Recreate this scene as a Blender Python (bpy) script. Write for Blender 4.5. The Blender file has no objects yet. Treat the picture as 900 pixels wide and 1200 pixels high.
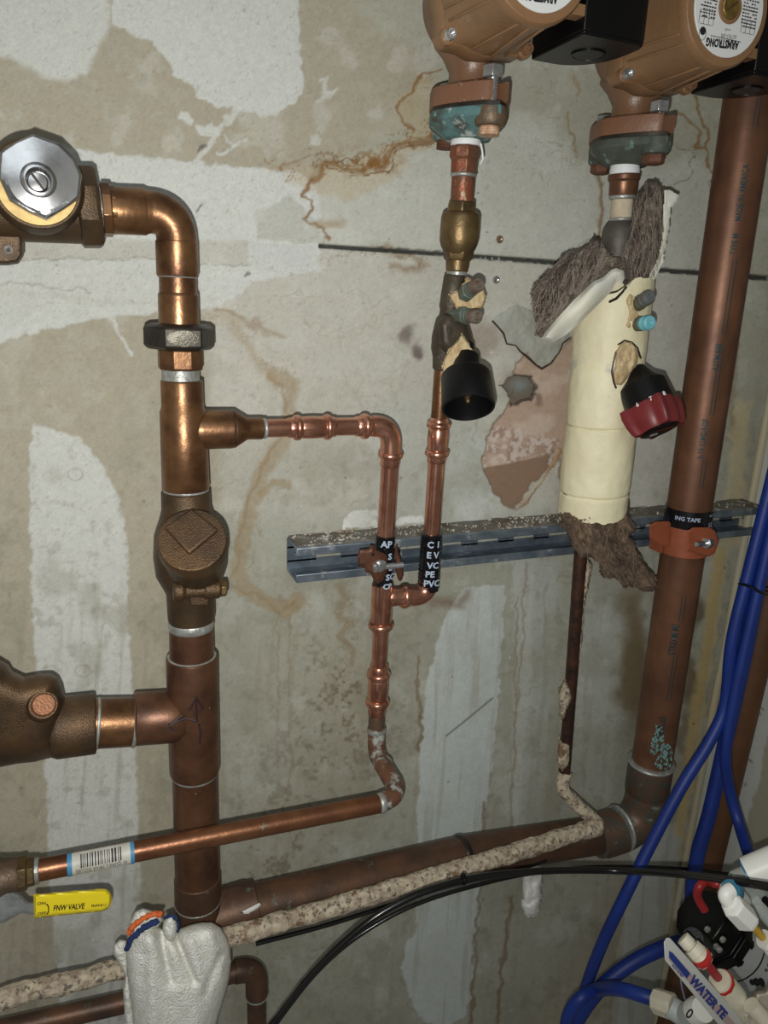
import bpy, math, random
import numpy as np
from mathutils import Vector, Matrix, noise as mnoise
random.seed(5); rng = np.random.default_rng(7)
SC = bpy.context.scene; COL = SC.collection
# ------------------------------------------------------------------ survey of the place
F_PX = 870.0; DIST = 0.75                     # camera 0.75 m in front of the wall, wall plane y = 0
H = np.array([2210., -160., 870.]); H /= np.linalg.norm(H)
V = np.array([-110., 3000., 870.]); V -= H * V.dot(H); V /= np.linalg.norm(V)
N = np.cross(H, V); CAM = np.array([0., -DIST, 1.4])
def P(px, py, d=0.0):
    """world point at distance d off the wall that is seen at photo pixel (px,py)"""
    r = np.array([(px - 450) / F_PX, (py - 600) / F_PX, 1.0])
    w = np.array([r @ H, r @ N, -(r @ V)])
    return Vector(CAM + w * (DIST - d) / w[1])
def J(p):
    q = np.array(p) - CAM; c = q[0] * H + q[1] * N - q[2] * V
    return 450 + F_PX * c[0] / c[2], 600 + F_PX * c[1] / c[2], c[2]
def S(p, px):                                  # world length of px pixels at p
    return px * J(p)[2] / F_PX
def S2(px, py, d, w): return S(P(px, py, d), w)
# ------------------------------------------------------------------ mesh builder
class M:
    def __init__(s): s.v = []; s.f = []; s.m = []
    def add(s, vs, fs, mi=0):
        o = len(s.v); s.v += [Vector(x) for x in vs]; s.f += [[i + o for i in f] for f in fs]; s.m += [mi] * len(fs); return s
    def rings(s, rs, mi=0, caps=True, closed=True):
        n = len(rs[0]); vs = [p for r in rs for p in r]; fs = []
        for i in range(len(rs) - 1):
            for j in range(n if closed else n - 1):
                k = (j + 1) % n; fs.append([i*n+j, i*n+k, (i+1)*n+k, (i+1)*n+j])
        if caps: fs.append(list(range(n))[::-1]); fs.append([(len(rs)-1)*n + j for j in range(n)])
        return s.add(vs, fs, mi)
    def tube(s, pts, rad, seg=24, mi=0, caps=True, wob=0.0, wf=60):
        pts = [Vector(p) for p in pts]; n = len(pts)
        if not hasattr(rad, '__len__'): rad = [rad] * n
        T = []
        for i in range(n):
            t = (pts[min(i+1, n-1)] - pts[max(i-1, 0)]); T.append(t.normalized())
        a = Vector((0, -1, 0.1)); u = (a - T[0] * a.dot(T[0])).normalized(); rs = []
        for i in range(n):
            u = (u - T[i] * u.dot(T[i])).normalized(); w = T[i].cross(u); ring = []
            for j in range(seg):
                q = 2 * math.pi * j / seg; dr = u * math.cos(q) + w * math.sin(q); r = rad[i]
                if wob:
                    b = pts[i] + dr * r; r = r + wob * (mnoise.fractal(b * wf, 1.0, 2.0, 3))
                ring.append(pts[i] + dr * r)
            rs.append(ring)
        return s.rings(rs, mi, caps)
    def lathe(s, a, b, prof, seg=32, mi=0, rot=0.0, ref=None, caps=True):
        """prof: [(h, r)] h metres from a along a->b"""
        a = Vector(a); ax = (Vector(b) - a).normalized(); ref = Vector(ref) if ref is not None else Vector((0, -1, 0.05))
        u = (ref - ax * ref.dot(ax))
        if u.length < 1e-3: u = Vector((0, 0, 1)) - ax * ax.z
        u.normalize(); w = ax.cross(u)
        rs = [[a + ax * h + (u * math.cos(rot + 2*math.pi*j/seg) + w * math.sin(rot + 2*math.pi*j/seg)) * max(r, 1e-5) for j in range(seg)] for h, r in prof]
        return s.rings(rs, mi, caps)
    def prism(s, poly, mi=0, ext=(0, 0, 0)):
        ext = Vector(ext); return s.rings([[Vector(p) for p in poly], [Vector(p) + ext for p in poly]], mi)
    def box(s, c, sx, sy, sz, ax=None, mi=0):
        c = Vector(c); X, Y, Z = ax if ax else (Vector((1,0,0)), Vector((0,1,0)), Vector((0,0,1)))
        vs = [c + X*(i*sx/2) + Y*(j*sy/2) + Z*(k*sz/2) for i in (-1,1) for j in (-1,1) for k in (-1,1)]
        return s.add(vs, [[0,1,3,2],[4,6,7,5],[0,4,5,1],[2,3,7,6],[0,2,6,4],[1,5,7,3]], mi)
    def inflate(s, poly, d0, front, back=0.0, step=2.0, bulge=None, rag=0.0, mi=0, prof=0.5, edge=None, nz=0.0, nf=80, ns=(1,1,1), flow=None, fz=0.0):
        """solid pillow whose outline is poly (pixels) at distance d0; front/back swell in metres"""
        pl = np.array(poly, float)
        x0, y0 = pl.min(0) - 3; x1, y1 = pl.max(0) + 3
        nx = int((x1-x0)/step)+2; ny = int((y1-y0)/step)+2
        X, Y = np.meshgrid(x0 + np.arange(nx)*step, y0 + np.arange(ny)*step)
        def sd(x, y):
            if rag: 
                a = vnoise(x, y, 7.0, 3); b = vnoise(x, y, 7.0, 4); x = x + (a-.5)*rag*2; y = y + (b-.5)*rag*2
            return psd(x, y, pl)
        cx, cy = X[:-1,:-1]+step/2, Y[:-1,:-1]+step/2
        inc = sd(cx, cy) < 0
        used = np.zeros_like(X, bool); used[:-1,:-1] |= inc; used[1:,:-1] |= inc; used[:-1,1:] |= inc; used[1:,1:] |= inc
        cnt = np.zeros(X.shape, int); cnt[:-1,:-1] += inc; cnt[1:,:-1] += inc; cnt[:-1,1:] += inc; cnt[1:,1:] += inc
        bd = used & (cnt < 4)
        if not rag:
            for (j, i) in zip(*np.nonzero(bd)):     # snap rim to the outline
                p = np.array([X[j,i], Y[j,i]]); A = pl; B = np.roll(pl, -1, 0); AB = B-A
                t = np.clip(((p-A)*AB).sum(1)/np.maximum((AB**2).sum(1),1e-9), 0, 1); Q = A+AB*t[:,None]
                k = ((Q-p)**2).sum(1).argmin(); X[j,i], Y[j,i] = Q[k]
        D = np.maximum(-psd(X, Y, pl), 0); D[bd] = 0
        E = edge if edge else D.max()
        q = np.clip(D/E, 0, 1); hgt = (1-(1-q)**2)**prof
        idx = -np.ones(X.shape, int); vs = []; 
        def pt(j, i, sgn):
            x, y = X[j,i], Y[j,i]; a = front if sgn > 0 else back
            d = d0 + sgn * a * hgt[j,i]
            if bulge and sgn > 0: d += bulge(x, y) * min(1, D[j,i]/4)
            if nz and sgn > 0:
                w = P(x, y, d); d += nz * mnoise.fractal(Vector((w.x*ns[0], w.y*ns[1], w.z*ns[2]))*nf, 0.8, 2.0, 4) * (0.3+0.7*min(1, D[j,i]/3))
            if fz and sgn > 0:
                fa = flow(x, y) if callable(flow) else flow; u_ = x*math.cos(fa)+y*math.sin(fa); v_ = -x*math.sin(fa)+y*math.cos(fa)
                d += fz*(mnoise.fractal(Vector((u_*.035, v_*.30, 3.3)), .7, 2.1, 4) - .4*abs(mnoise.noise(Vector((u_*.02, v_*.16, 9)))))*(0.3+0.7*min(1, D[j,i]/3))
            return P(x, y, d)
        fr = -np.ones(X.shape, int); bk = -np.ones(X.shape, int)
        for (j, i) in zip(*np.nonzero(used)):
            fr[j,i] = len(vs); vs.append(pt(j, i, 1))
            if bd[j,i] and not rag: bk[j,i] = fr[j,i]
            else: bk[j,i] = len(vs); vs.append(pt(j, i, -1))
        fs = []
        for (j, i) in zip(*np.nonzero(inc)):
            fs.append([fr[j,i], fr[j+1,i], fr[j+1,i+1], fr[j,i+1]])
            fs.append([bk[j,i], bk[j,i+1], bk[j+1,i+1], bk[j+1,i]])
        if rag:
            ne = lambda j, i: (0 <= j < inc.shape[0] and 0 <= i < inc.shape[1] and inc[j,i])
            for (j, i) in zip(*np.nonzero(inc)):
                for (dj, di, a, b) in ((-1,0,(j,i),(j,i+1)), (1,0,(j+1,i+1),(j+1,i)), (0,-1,(j+1,i),(j,i)), (0,1,(j,i+1),(j+1,i+1))):
                    if not ne(j+dj, i+di): fs.append([fr[a], fr[b], bk[b], bk[a]])
        return s.add(vs, fs, mi)
    def out(s, name, mats, parent=None, bevel=0.0, bseg=2, smooth=True, angle=35, sub=0, label=None, org=None, displace=None):
        mats = mats if isinstance(mats, (list, tuple)) else [mats]
        if parent is not None: o0 = world_loc(parent)
        elif org is not None: o0 = Vector(org)
        else:
            lo = Vector([min(v[i] for v in s.v) for i in range(3)]); hi = Vector([max(v[i] for v in s.v) for i in range(3)]); o0 = (lo+hi)/2
        me = bpy.data.meshes.new(name)
        fs = [f for f in s.f]
        me.from_pydata([tuple(v - o0) for v in s.v], [], fs)
        for m in mats: me.materials.append(m)
        me.polygons.foreach_set('material_index', s.m)
        me.polygons.foreach_set('use_smooth', [smooth]*len(s.f))
        me.validate(); 
        import bmesh
        bm = bmesh.new(); bm.from_mesh(me); bmesh.ops.recalc_face_normals(bm, faces=bm.faces); bm.to_mesh(me); bm.free()
        if smooth: me.set_sharp_from_angle(angle=math.radians(angle))
        me.update()
        o = bpy.data.objects.new(name, me); COL.objects.link(o)
        if parent is not None: o.parent = parent
        else: o.location = o0
        if bevel:
            b = o.modifiers.new('bevel', 'BEVEL'); b.width = bevel; b.segments = bseg; b.limit_method = 'ANGLE'; b.angle_limit = math.radians(angle)
            b.harden_normals = False
        if sub:
            b = o.modifiers.new('sub', 'SUBSURF'); b.levels = sub; b.render_levels = sub
        if label: o['label'] = label
        return o
WL = {}
def world_loc(o):
    p = Vector((0,0,0))
    while o is not None: p += o.location; o = o.parent
    return p
def thing(name, loc, label, cat, group=None):
    o = bpy.data.objects.new(name, None); COL.objects.link(o); o.location = Vector(loc); o.empty_display_size = 0.02
    o['label'] = label; o['category'] = cat
    if group: o['group'] = group
    return o
def tag(o, label=None, cat=None, group=None, kind=None):
    if label: o['label'] = label
    if cat: o['category'] = cat
    if group: o['group'] = group
    if kind: o['kind'] = kind
    return o
# ------------------------------------------------------------------ numpy noise / polygons
_LAT = rng.random((8, 256, 256))
def vnoise(x, y, scale, seed=0, octv=1):
    L = _LAT[seed % 8]; out = 0; amp = 1; tot = 0
    for o in range(octv):
        a = np.asarray(x)/scale + 37.3*o + seed*11.7; b = np.asarray(y)/scale + 19.1*o + seed*5.3
        i = np.floor(a).astype(int); j = np.floor(b).astype(int); u = a-i; v = b-j; u = u*u*(3-2*u); v = v*v*(3-2*v)
        i &= 255; j &= 255; i1 = (i+1) & 255; j1 = (j+1) & 255
        out = out + amp*((L[i,j]*(1-u)+L[i1,j]*u)*(1-v) + (L[i,j1]*(1-u)+L[i1,j1]*u)*v)
        tot += amp; amp *= .5; scale /= 2.03
    return out/tot
def psd(x, y, pl):
    """signed distance to polygon (negative inside)"""
    x = np.asarray(x, float); y = np.asarray(y, float); pl = np.asarray(pl, float)
    d2 = np.full(x.shape, 1e18); ins = np.zeros(x.shape, bool); n = len(pl)
    for k in range(n):
        ax, ay = pl[k]; bx, by = pl[(k+1) % n]; ex, ey = bx-ax, by-ay
        t = np.clip(((x-ax)*ex+(y-ay)*ey)/max(ex*ex+ey*ey, 1e-9), 0, 1)
        d2 = np.minimum(d2, (x-ax-t*ex)**2+(y-ay-t*ey)**2)
        if ay != by:
            c = ((ay > y) != (by > y)) & (x < (bx-ax)*(y-ay)/(by-ay)+ax); ins ^= c
    d = np.sqrt(d2); return np.where(ins, -d, d)
def ldist(x, y, pl):
    d2 = np.full(x.shape, 1e18)
    for k in range(len(pl)-1):
        ax, ay = pl[k]; bx, by = pl[k+1]; ex, ey = bx-ax, by-ay
        t = np.clip(((x-ax)*ex+(y-ay)*ey)/max(ex*ex+ey*ey, 1e-9), 0, 1)
        d2 = np.minimum(d2, (x-ax-t*ex)**2+(y-ay-t*ey)**2)
    return np.sqrt(d2)
def spl(pts, n=8):
    """Catmull-Rom through points"""
    pts = [Vector(p) for p in pts]; out = []
    for i in range(len(pts)-1):
        p0 = pts[max(i-1,0)]; p1 = pts[i]; p2 = pts[i+1]; p3 = pts[min(i+2, len(pts)-1)]
        for k in range(n):
            t = k/n; out.append(0.5*((2*p1)+(p2-p0)*t+(2*p0-5*p1+4*p2-p3)*t*t+(3*p1-p0-3*p2+p3)*t**3))
    out.append(pts[-1]); return out
def fillet(pts, rad, n=10):
    """polyline with rounded inner corners"""
    pts = [Vector(p) for p in pts]; out = [pts[0]]
    for i in range(1, len(pts)-1):
        a = (pts[i-1]-pts[i]); b = (pts[i+1]-pts[i]); r = rad if not hasattr(rad, '__len__') else rad[i-1]
        L = min(r, a.length*.95, b.length*.95); a.normalize(); b.normalize(); p = pts[i]+a*L; q = pts[i]+b*L
        for k in range(n+1):
            t = k/n; out.append(p*(1-t)**2 + pts[i]*2*t*(1-t) + q*t*t)
    out.append(pts[-1]); return out
def bez(pts, n): return spl(pts, n)
# ------------------------------------------------------------------ pixel driven turned parts
def stn(A, B, py=None, px=None):
    lo, hi = -1.0, 2.0; k = 1 if py is not None else 0; tgt = py if py is not None else px
    f = lambda t: J(A + (B-A)*t)[k] - tgt
    flo = f(lo)
    for _ in range(40):
        m = (lo+hi)/2
        if (f(m) > 0) == (flo > 0): lo = m
        else: hi = m
    return (lo+hi)/2
def stack(m, A, B, st, ax='y', seg=32, mi=0, rot=0.0, caps=True):
    """A,B = (px,py,d) ends of the axis; st = [(pixel station, pixel width)]"""
    A = P(*A); B = P(*B); L = (B-A).length; pr = []
    for s_, w in st:
        t = stn(A, B, py=s_) if ax == 'y' else stn(A, B, px=s_); p = A+(B-A)*t
        pr.append((t*L, S(p, w)/2))
    return m.lathe(A, B, pr, seg=seg, mi=mi, rot=rot, caps=caps)
def ring_prof(c, w0, w1, hw=3.0, n=6):
    return [(c - hw*math.cos(math.pi*k/n), w0 + (w1-w0)*math.sin(math.pi*k/n)) for k in range(n+1)]
def line3(A, B, t): return P(*A)*(1-t)+P(*B)*t
def text_mesh(m, s, size, mapper, mi=0, align='LEFT', cond=1.0, bold=0.0):
    cu = bpy.data.curves.new('lettering_source', 'FONT'); cu.body = s; cu.size = size; cu.align_x = align; cu.resolution_u = 2; cu.offset = bold
    ob = bpy.data.objects.new('lettering_source', cu); COL.objects.link(ob)
    bpy.context.view_layer.update()
    dg = bpy.context.evaluated_depsgraph_get(); me = bpy.data.meshes.new_from_object(ob.evaluated_get(dg))
    m.add([mapper(v.co.x*cond, v.co.y) for v in me.vertices], [list(p.vertices) for p in me.polygons], mi)
    bpy.data.objects.remove(ob); bpy.data.curves.remove(cu); bpy.data.meshes.remove(me)
def cyl_map(A, B, r, ang0, h0, mode, sgn=1, dirn=1, lift=0.0003):
    """lettering wrapped on a cylinder. mode 'ring': text runs around; mode 'axis': text runs along the axis"""
    A = Vector(A); ax = (Vector(B)-A).normalized(); u = Vector((0,-1,0)); u = (u-ax*u.dot(ax)).normalized(); w = ax.cross(u)
    def f(x, y):
        if mode == 'ring': q = ang0 + sgn*x/r; h = h0 + dirn*y
        else: q = ang0 + sgn*y/r; h = h0 + dirn*x
        return A + ax*h + (u*math.cos(q)+w*math.sin(q))*(r+lift)
    return f
# ------------------------------------------------------------------ materials
def mat(name, base, rough=.5, metal=0.0, var=None, vs=40, vd=.5, bump=0.0, bs=200, spots=None, spec=.5, coat=0.0, stretch=None, rvar=0.0, contrast=(.35,.65)):
    m = bpy.data.materials.new(name); m.use_nodes = True; nt = m.node_tree; nd = nt.nodes; L = nt.links
    b = nd['Principled BSDF']; b.inputs['Roughness'].default_value = rough; b.inputs['Metallic'].default_value = metal
    b.inputs['Specular IOR Level'].default_value = spec; b.inputs['Coat Weight'].default_value = coat
    geo = nd.new('ShaderNodeNewGeometry'); src = geo.outputs['Position']
    if stretch:
        mp = nd.new('ShaderNodeMapping'); mp.inputs['Scale'].default_value = stretch; L.new(src, mp.inputs['Vector']); src = mp.outputs['Vector']
    col = None
    base = (*base, 1)
    if var:
        n = nd.new('ShaderNodeTexNoise'); n.inputs['Scale'].default_value = vs; n.inputs['Detail'].default_value = 5; n.inputs['Roughness'].default_value = .6
        L.new(src, n.inputs['Vector'])
        r = nd.new('ShaderNodeValToRGB'); r.color_ramp.elements[0].position = contrast[0]; r.color_ramp.elements[1].position = contrast[1]
        r.color_ramp.elements[0].color = base; r.color_ramp.elements[1].color = (*var, 1)
        L.new(n.outputs['Fac'], r.inputs['Fac']); col = r.outputs['Color']
        if rvar:
            mr = nd.new('ShaderNodeMapRange'); mr.inputs['To Min'].default_value = rough-rvar; mr.inputs['To Max'].default_value = rough+rvar
            L.new(n.outputs['Fac'], mr.inputs['Value']); L.new(mr.outputs['Result'], b.inputs['Roughness'])
    for k, (sc, th, wd, c, *mt) in enumerate(spots or []):
        n = nd.new('ShaderNodeTexNoise'); n.inputs['Scale'].default_value = sc; n.inputs['Detail'].default_value = 6; n.inputs['Roughness'].default_value = .65
        off = nd.new('ShaderNodeVectorMath'); off.operation = 'ADD'; off.inputs[1].default_value = (k*3.1+1, k*1.7, k*.9+2); L.new(src, off.inputs[0]); L.new(off.outputs[0], n.inputs['Vector'])
        mr = nd.new('ShaderNodeMapRange'); mr.inputs['From Min'].default_value = th; mr.inputs['From Max'].default_value = th+wd; L.new(n.outputs['Fac'], mr.inputs['Value'])
        mx = nd.new('ShaderNodeMix'); mx.data_type = 'RGBA'; L.new(mr.outputs['Result'], mx.inputs['Factor'])
        if col is not None: L.new(col, mx.inputs['A'])
        else: mx.inputs['A'].default_value = base
        mx.inputs['B'].default_value = (*c, 1); col = mx.outputs['Result']
        if metal > 0:
            mm = nd.new('ShaderNodeMath'); mm.operation = 'MULTIPLY_ADD'; mm.inputs[1].default_value = -metal; mm.inputs[2].default_value = metal
            if k == 0: L.new(mr.outputs['Result'], mm.inputs[0]); L.new(mm.outputs[0], b.inputs['Metallic'])
    if col is not None: L.new(col, b.inputs['Base Color'])
    else: b.inputs['Base Color'].default_value = base
    if bump:
        n = nd.new('ShaderNodeTexNoise'); n.inputs['Scale'].default_value = bs; n.inputs['Detail'].default_value = 4; L.new(src, n.inputs['Vector'])
        bp = nd.new('ShaderNodeBump'); bp.inputs['Strength'].default_value = min(1.0, bump); bp.inputs['Distance'].default_value = .001*max(1, bump); L.new(n.outputs['Fac'], bp.inputs['Height']); L.new(bp.outputs['Normal'], b.inputs['Normal'])
    return m
def rgb(r, g, b):
    f = lambda c: (c/255/12.92 if c <= 10 else ((c/255+.055)/1.055)**2.4); return (f(r), f(g), f(b))
MT = {}
MT['copper_old'] = mat('aged_copper', (.23,.105,.052), .40, .7, var=(.10,.045,.026), vs=38, bump=.12, bs=350, rvar=.08, spots=[(60,.66,.06,(.10,.05,.03))])
MT['copper_warm'] = mat('warm_copper', (.26,.135,.060), .35, .72, var=(.12,.055,.028), vs=38, bump=.2, bs=260, rvar=.08, spots=[(70,.64,.08,(.10,.05,.03))])
MT['copper_brown'] = mat('brown_copper', (.18,.085,.045), .40, .58, var=(.085,.04,.026), vs=32, bump=.12, bs=400, rvar=.06, spots=[(160,.70,.04,(.35,.30,.25))])
MT['copper_new'] = mat('new_copper', (.78,.40,.28), .24, .9, var=(.50,.22,.145), vs=55, bump=.05, bs=160, rvar=.05)
MT['copper_red'] = mat('type_m_copper', (.20,.092,.048), .46, .42, var=(.125,.056,.032), vs=22, bump=.10, bs=500, rvar=.05, spots=[(45,.72,.06,(.12,.09,.07))])
MT['copper_dark'] = mat('tarnished_copper', (.15,.075,.042), .48, .45, var=(.075,.045,.03), vs=30, bump=.3, bs=180, spots=[(60,.62,.08,(.10,.13,.10))])
MT['verdigris_copper'] = mat('verdigris_copper', (.17,.085,.048), .5, .4, var=(.09,.095,.078), vs=60, bump=.4, bs=200, spots=[(70,.60,.10,(.17,.23,.20))])
MT['bronze'] = mat('cast_bronze', (.115,.070,.034), .46, .55, var=(.06,.04,.024), vs=30, bump=.55, bs=800, rvar=.06)
MT['bronze2'] = mat('grainy_cast_bronze', (.145,.084,.040), .45, .6, var=(.07,.045,.027), vs=26, bump=.7, bs=820, rvar=.06)
MT['brass'] = mat('dull_brass', (.19,.125,.05), .42, .62, var=(.09,.06,.03), vs=40, bump=.3, bs=300)
MT['brass_bright'] = mat('bright_brass', (.36,.26,.10), .5, .6, var=(.22,.15,.06), vs=60, bump=.15)
MT['solder'] = mat('silver_solder', (.44,.46,.44), .42, .5, var=(.28,.28,.25), vs=90, bump=.6, bs=300, spots=[(120,.62,.05,(.28,.38,.32))])
MT['steel'] = mat('machined_steel', (.62,.62,.62), .22, .95, var=(.5,.5,.5), vs=60, bump=.04)
MT['zinc'] = mat('zinc_bolt', (.62,.64,.66), .28, .85, var=(.45,.46,.46), vs=120, bump=.2)
MT['galv'] = mat('galvanized_steel', (.26,.31,.36), .36, .6, var=(.13,.17,.21), vs=45, bump=.15, bs=200, rvar=.08, spots=[(35,.60,.08,(.36,.37,.36))])
MT['galv_dirty'] = mat('dusty_galvanized_steel', (.22,.21,.19), .7, .15, var=(.12,.095,.065), vs=35, bump=.9, bs=220, spots=[(70,.56,.06,(.50,.49,.45))])
MT['iron_black'] = mat('blackened_iron_nut', (.055,.045,.035), .42, .6, var=(.03,.026,.022), vs=60, bump=.3, bs=200)
MT['nut_face'] = mat('cast_nut_face', (.26,.24,.19), .45, .6, var=(.16,.15,.12), vs=150, bump=.6, bs=600)
MT['pump'] = mat('pump_brown_enamel', (.255,.14,.066), .40, .0, var=(.21,.115,.055), vs=30, bump=.35, bs=420, spec=.6)
MT['pump2'] = mat('pump_cast_enamel', (.205,.108,.055), .40, .0, var=(.165,.085,.045), vs=30, bump=.45, bs=260, spec=.6)
MT['black'] = mat('black_plastic', (.004,.004,.0045), .34, 0, bump=.2, bs=500, spec=.28)
MT['black_m'] = mat('matte_black_plastic', (.005,.005,.0055), .40, 0, bump=.3, bs=600, spec=.25)
MT['knockout'] = mat('dark_grey_knockout', (.03,.032,.036), .5, 0, bump=.8, bs=700)
MT['tape'] = mat('black_vinyl_tape', (.006,.006,.008), .26, 0, bump=.3, bs=120)
MT['ink_pale'] = mat('pale_blue_print', (.42,.50,.62), .6)
MT['ink_teal'] = mat('teal_pipe_print', (.012,.035,.04), .5)
MT['ink_black'] = mat('black_print', (.012,.012,.014), .6)
MT['ink_blue'] = mat('blue_print', (.02,.05,.25), .5)
MT['marker'] = mat('dark_marker', (.03,.012,.012), .6)
MT['teflon'] = mat('white_thread_tape', (.78,.80,.80), .55, bump=.4, bs=500, stretch=(1,1,6))
MT['verdigris'] = mat('verdigris_bronze', (.085,.18,.175), .7, .0, var=(.06,.055,.042), vs=55, bump=1.6, bs=140, contrast=(.42,.58), spots=[(60,.55,.08,(.40,.46,.44)), (35,.60,.05,(.02,.03,.03))])
MT['verdigris_dark'] = mat('dark_verdigris_bronze', (.085,.10,.075), .65, .1, var=(.05,.06,.05), vs=45, bump=.8, bs=160, spots=[(55,.60,.08,(.17,.26,.21))])
MT['rust'] = mat('rusty_bolt', (.10,.035,.018), .75, .2, var=(.16,.07,.04), vs=100, bump=.8, bs=200)
MT['grimy'] = mat('grimy_valve_bronze', (.085,.068,.045), .5, .35, var=(.045,.036,.026), vs=50, bump=.9, bs=180, spots=[(60,.62,.06,(.13,.14,.12))])
MT['corroded'] = mat('corroded_bolt_end', (.62,.52,.40), .7, 0, var=(.45,.2,.08), vs=160, bump=.8, bs=200)
MT['cream'] = mat('cream_jacket_paint', (.82,.76,.52), .55, 0, var=(.72,.66,.44), vs=22, bump=1.0, bs=90, spots=[(22,.62,.10,(.50,.50,.44))])
MT['putty'] = mat('torn_cream_mastic', (.60,.48,.28), .7, 0, var=(.48,.33,.17), vs=50, bump=.8, bs=150)
MT['paper'] = mat('torn_white_jacket_paper', (.72,.73,.68), .55, 0, var=(.68,.66,.52), vs=16, bump=.4, bs=90)
MT['fiber'] = mat('brown_fibreglass', (.34,.285,.225), .95, 0, var=(.10,.078,.06), vs=55, bump=1.6, bs=140, stretch=(1,.6,.6), contrast=(.38,.62))
MT['fiber2'] = mat('matted_brown_fibreglass', (.21,.145,.095), .9, 0, var=(.10,.065,.045), vs=40, bump=1.6, bs=160, contrast=(.38,.62))
MT['plaster'] = mat('crusted_plaster', (.60,.52,.38), .85, 0, var=(.32,.25,.18), vs=110, bump=3.0, bs=170, spots=[(150,.54,.06,(.16,.13,.10)), (45,.58,.07,(.20,.12,.065)), (30,.66,.04,(.07,.055,.045))])
MT['rustpipe'] = mat('bare_stained_pipe', (.075,.028,.014), .55, .3, var=(.02,.012,.009), vs=60, bump=.8, bs=160, spots=[(40,.70,.04,(.3,.2,.13))])
MT['clamp_rust'] = mat('copper_plated_clamp', (.16,.06,.03), .5, .35, var=(.085,.035,.02), vs=60, bump=.3)
MT['clamp_orange'] = mat('orange_coated_clamp', (.36,.095,.040), .5, .1, var=(.27,.075,.035), vs=40, bump=.3, bs=200, spots=[(160,.72,.04,(.5,.35,.28))])
MT['yellow'] = mat('yellow_vinyl_grip', (.90,.72,.02), .42, 0, bump=.2, bs=300)
MT['terry'] = mat('white_terry_knit', (.92,.92,.86), .95, 0, var=(.78,.77,.68), vs=90, bump=2.2, bs=520, spec=.1)
MT['terry_o'] = mat('orange_knit_band', (.72,.16,.05), .95, 0, bump=3.0, bs=420, spec=.1)
MT['terry_b'] = mat('navy_knit_band', (.03,.05,.14), .95, 0, bump=3.0, bs=420, spec=.1)
MT['pex'] = mat('blue_plastic_tube', (.008,.034,.235), .5, 0, var=(.007,.026,.18), vs=20, bump=.1)
MT['pexred'] = mat('red_plastic_tube', (.32,.02,.022), .4, 0)
MT['pexyel'] = mat('yellow_plastic_tube', (.68,.42,.02), .4, 0)
MT['cable'] = mat('black_cable_sheath', (.008,.008,.008), .22, 0, bump=.1)
MT['white_pl'] = mat('white_plastic', (.86,.86,.80), .4, 0, bump=.1)
MT['beige_pl'] = mat('aged_beige_plastic', (.66,.62,.49), .5, 0, var=(.56,.52,.39), vs=60, bump=.2)
MT['grey_pl'] = mat('grey_plastic', (.48,.52,.49), .5, 0, bump=.1)
MT['oring'] = mat('blue_ring', (.03,.16,.26), .4)
MT['red_clip'] = mat('red_clip', (.45,.02,.02), .4)
MT['label'] = mat('white_label', (.70,.71,.70), .35)
MT['sticker'] = mat('worn_white_sticker', (.62,.62,.55), .5, var=(.5,.48,.40), vs=80)
MT['stick_blue'] = mat('blue_sticker_end', (.06,.25,.45), .5)
MT['hub'] = mat('brass_vent_plug', (.42,.29,.07), .35, .7, var=(.25,.16,.05), vs=120, bump=.3)
MT['red_knob'] = mat('dark_red_knob', (.19,.022,.024), .38, 0, var=(.15,.018,.02), vs=60, bump=.1)
MT['turq'] = mat('turquoise_cap', (.14,.42,.48), .55, 0, var=(.2,.5,.55), vs=90, bump=.3)
MT['sign'] = mat('white_sign_board', (.62,.63,.58), .45, 0)
MT['sign_pink'] = mat('pale_pink_print', (.50,.36,.34), .5)
MT['slate'] = mat('pump_label_silver', (.50,.52,.52), .35, .2, var=(.45,.47,.47), vs=100)
MT['foam'] = mat('white_foam_drip', (.85,.86,.83), .8, 0, var=(.7,.68,.62), vs=50, bump=1.2, bs=120)
MT['screw'] = mat('plated_screw', (.35,.25,.18), .4, .7)
MT['crumb'] = mat('plaster_crumbs', (.55,.54,.50), .85, 0, var=(.32,.25,.17), vs=40)
# ------------------------------------------------------------------ the wall
xs = np.concatenate([np.linspace(-1.0, -.16, 170, endpoint=False), np.arange(-.16, .872, .0014)])
xs[-1] = .872
zs = np.concatenate([np.linspace(-.35, .12, 24, endpoint=False), np.arange(.12, 1.80, .0014), np.linspace(1.80, 2.6, 150)])
GX, GZ = np.meshgrid(xs, zs)
q = np.stack([GX - CAM[0], np.zeros_like(GX) - CAM[1], GZ - CAM[2]], -1)
cc = np.stack([q[...,0]*H[k] + q[...,1]*N[k] - q[...,2]*V[k] for k in range(3)], -1)
U = 450 + F_PX*cc[...,0]/cc[...,2]; W = 600 + F_PX*cc[...,1]/cc[...,2]
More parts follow.
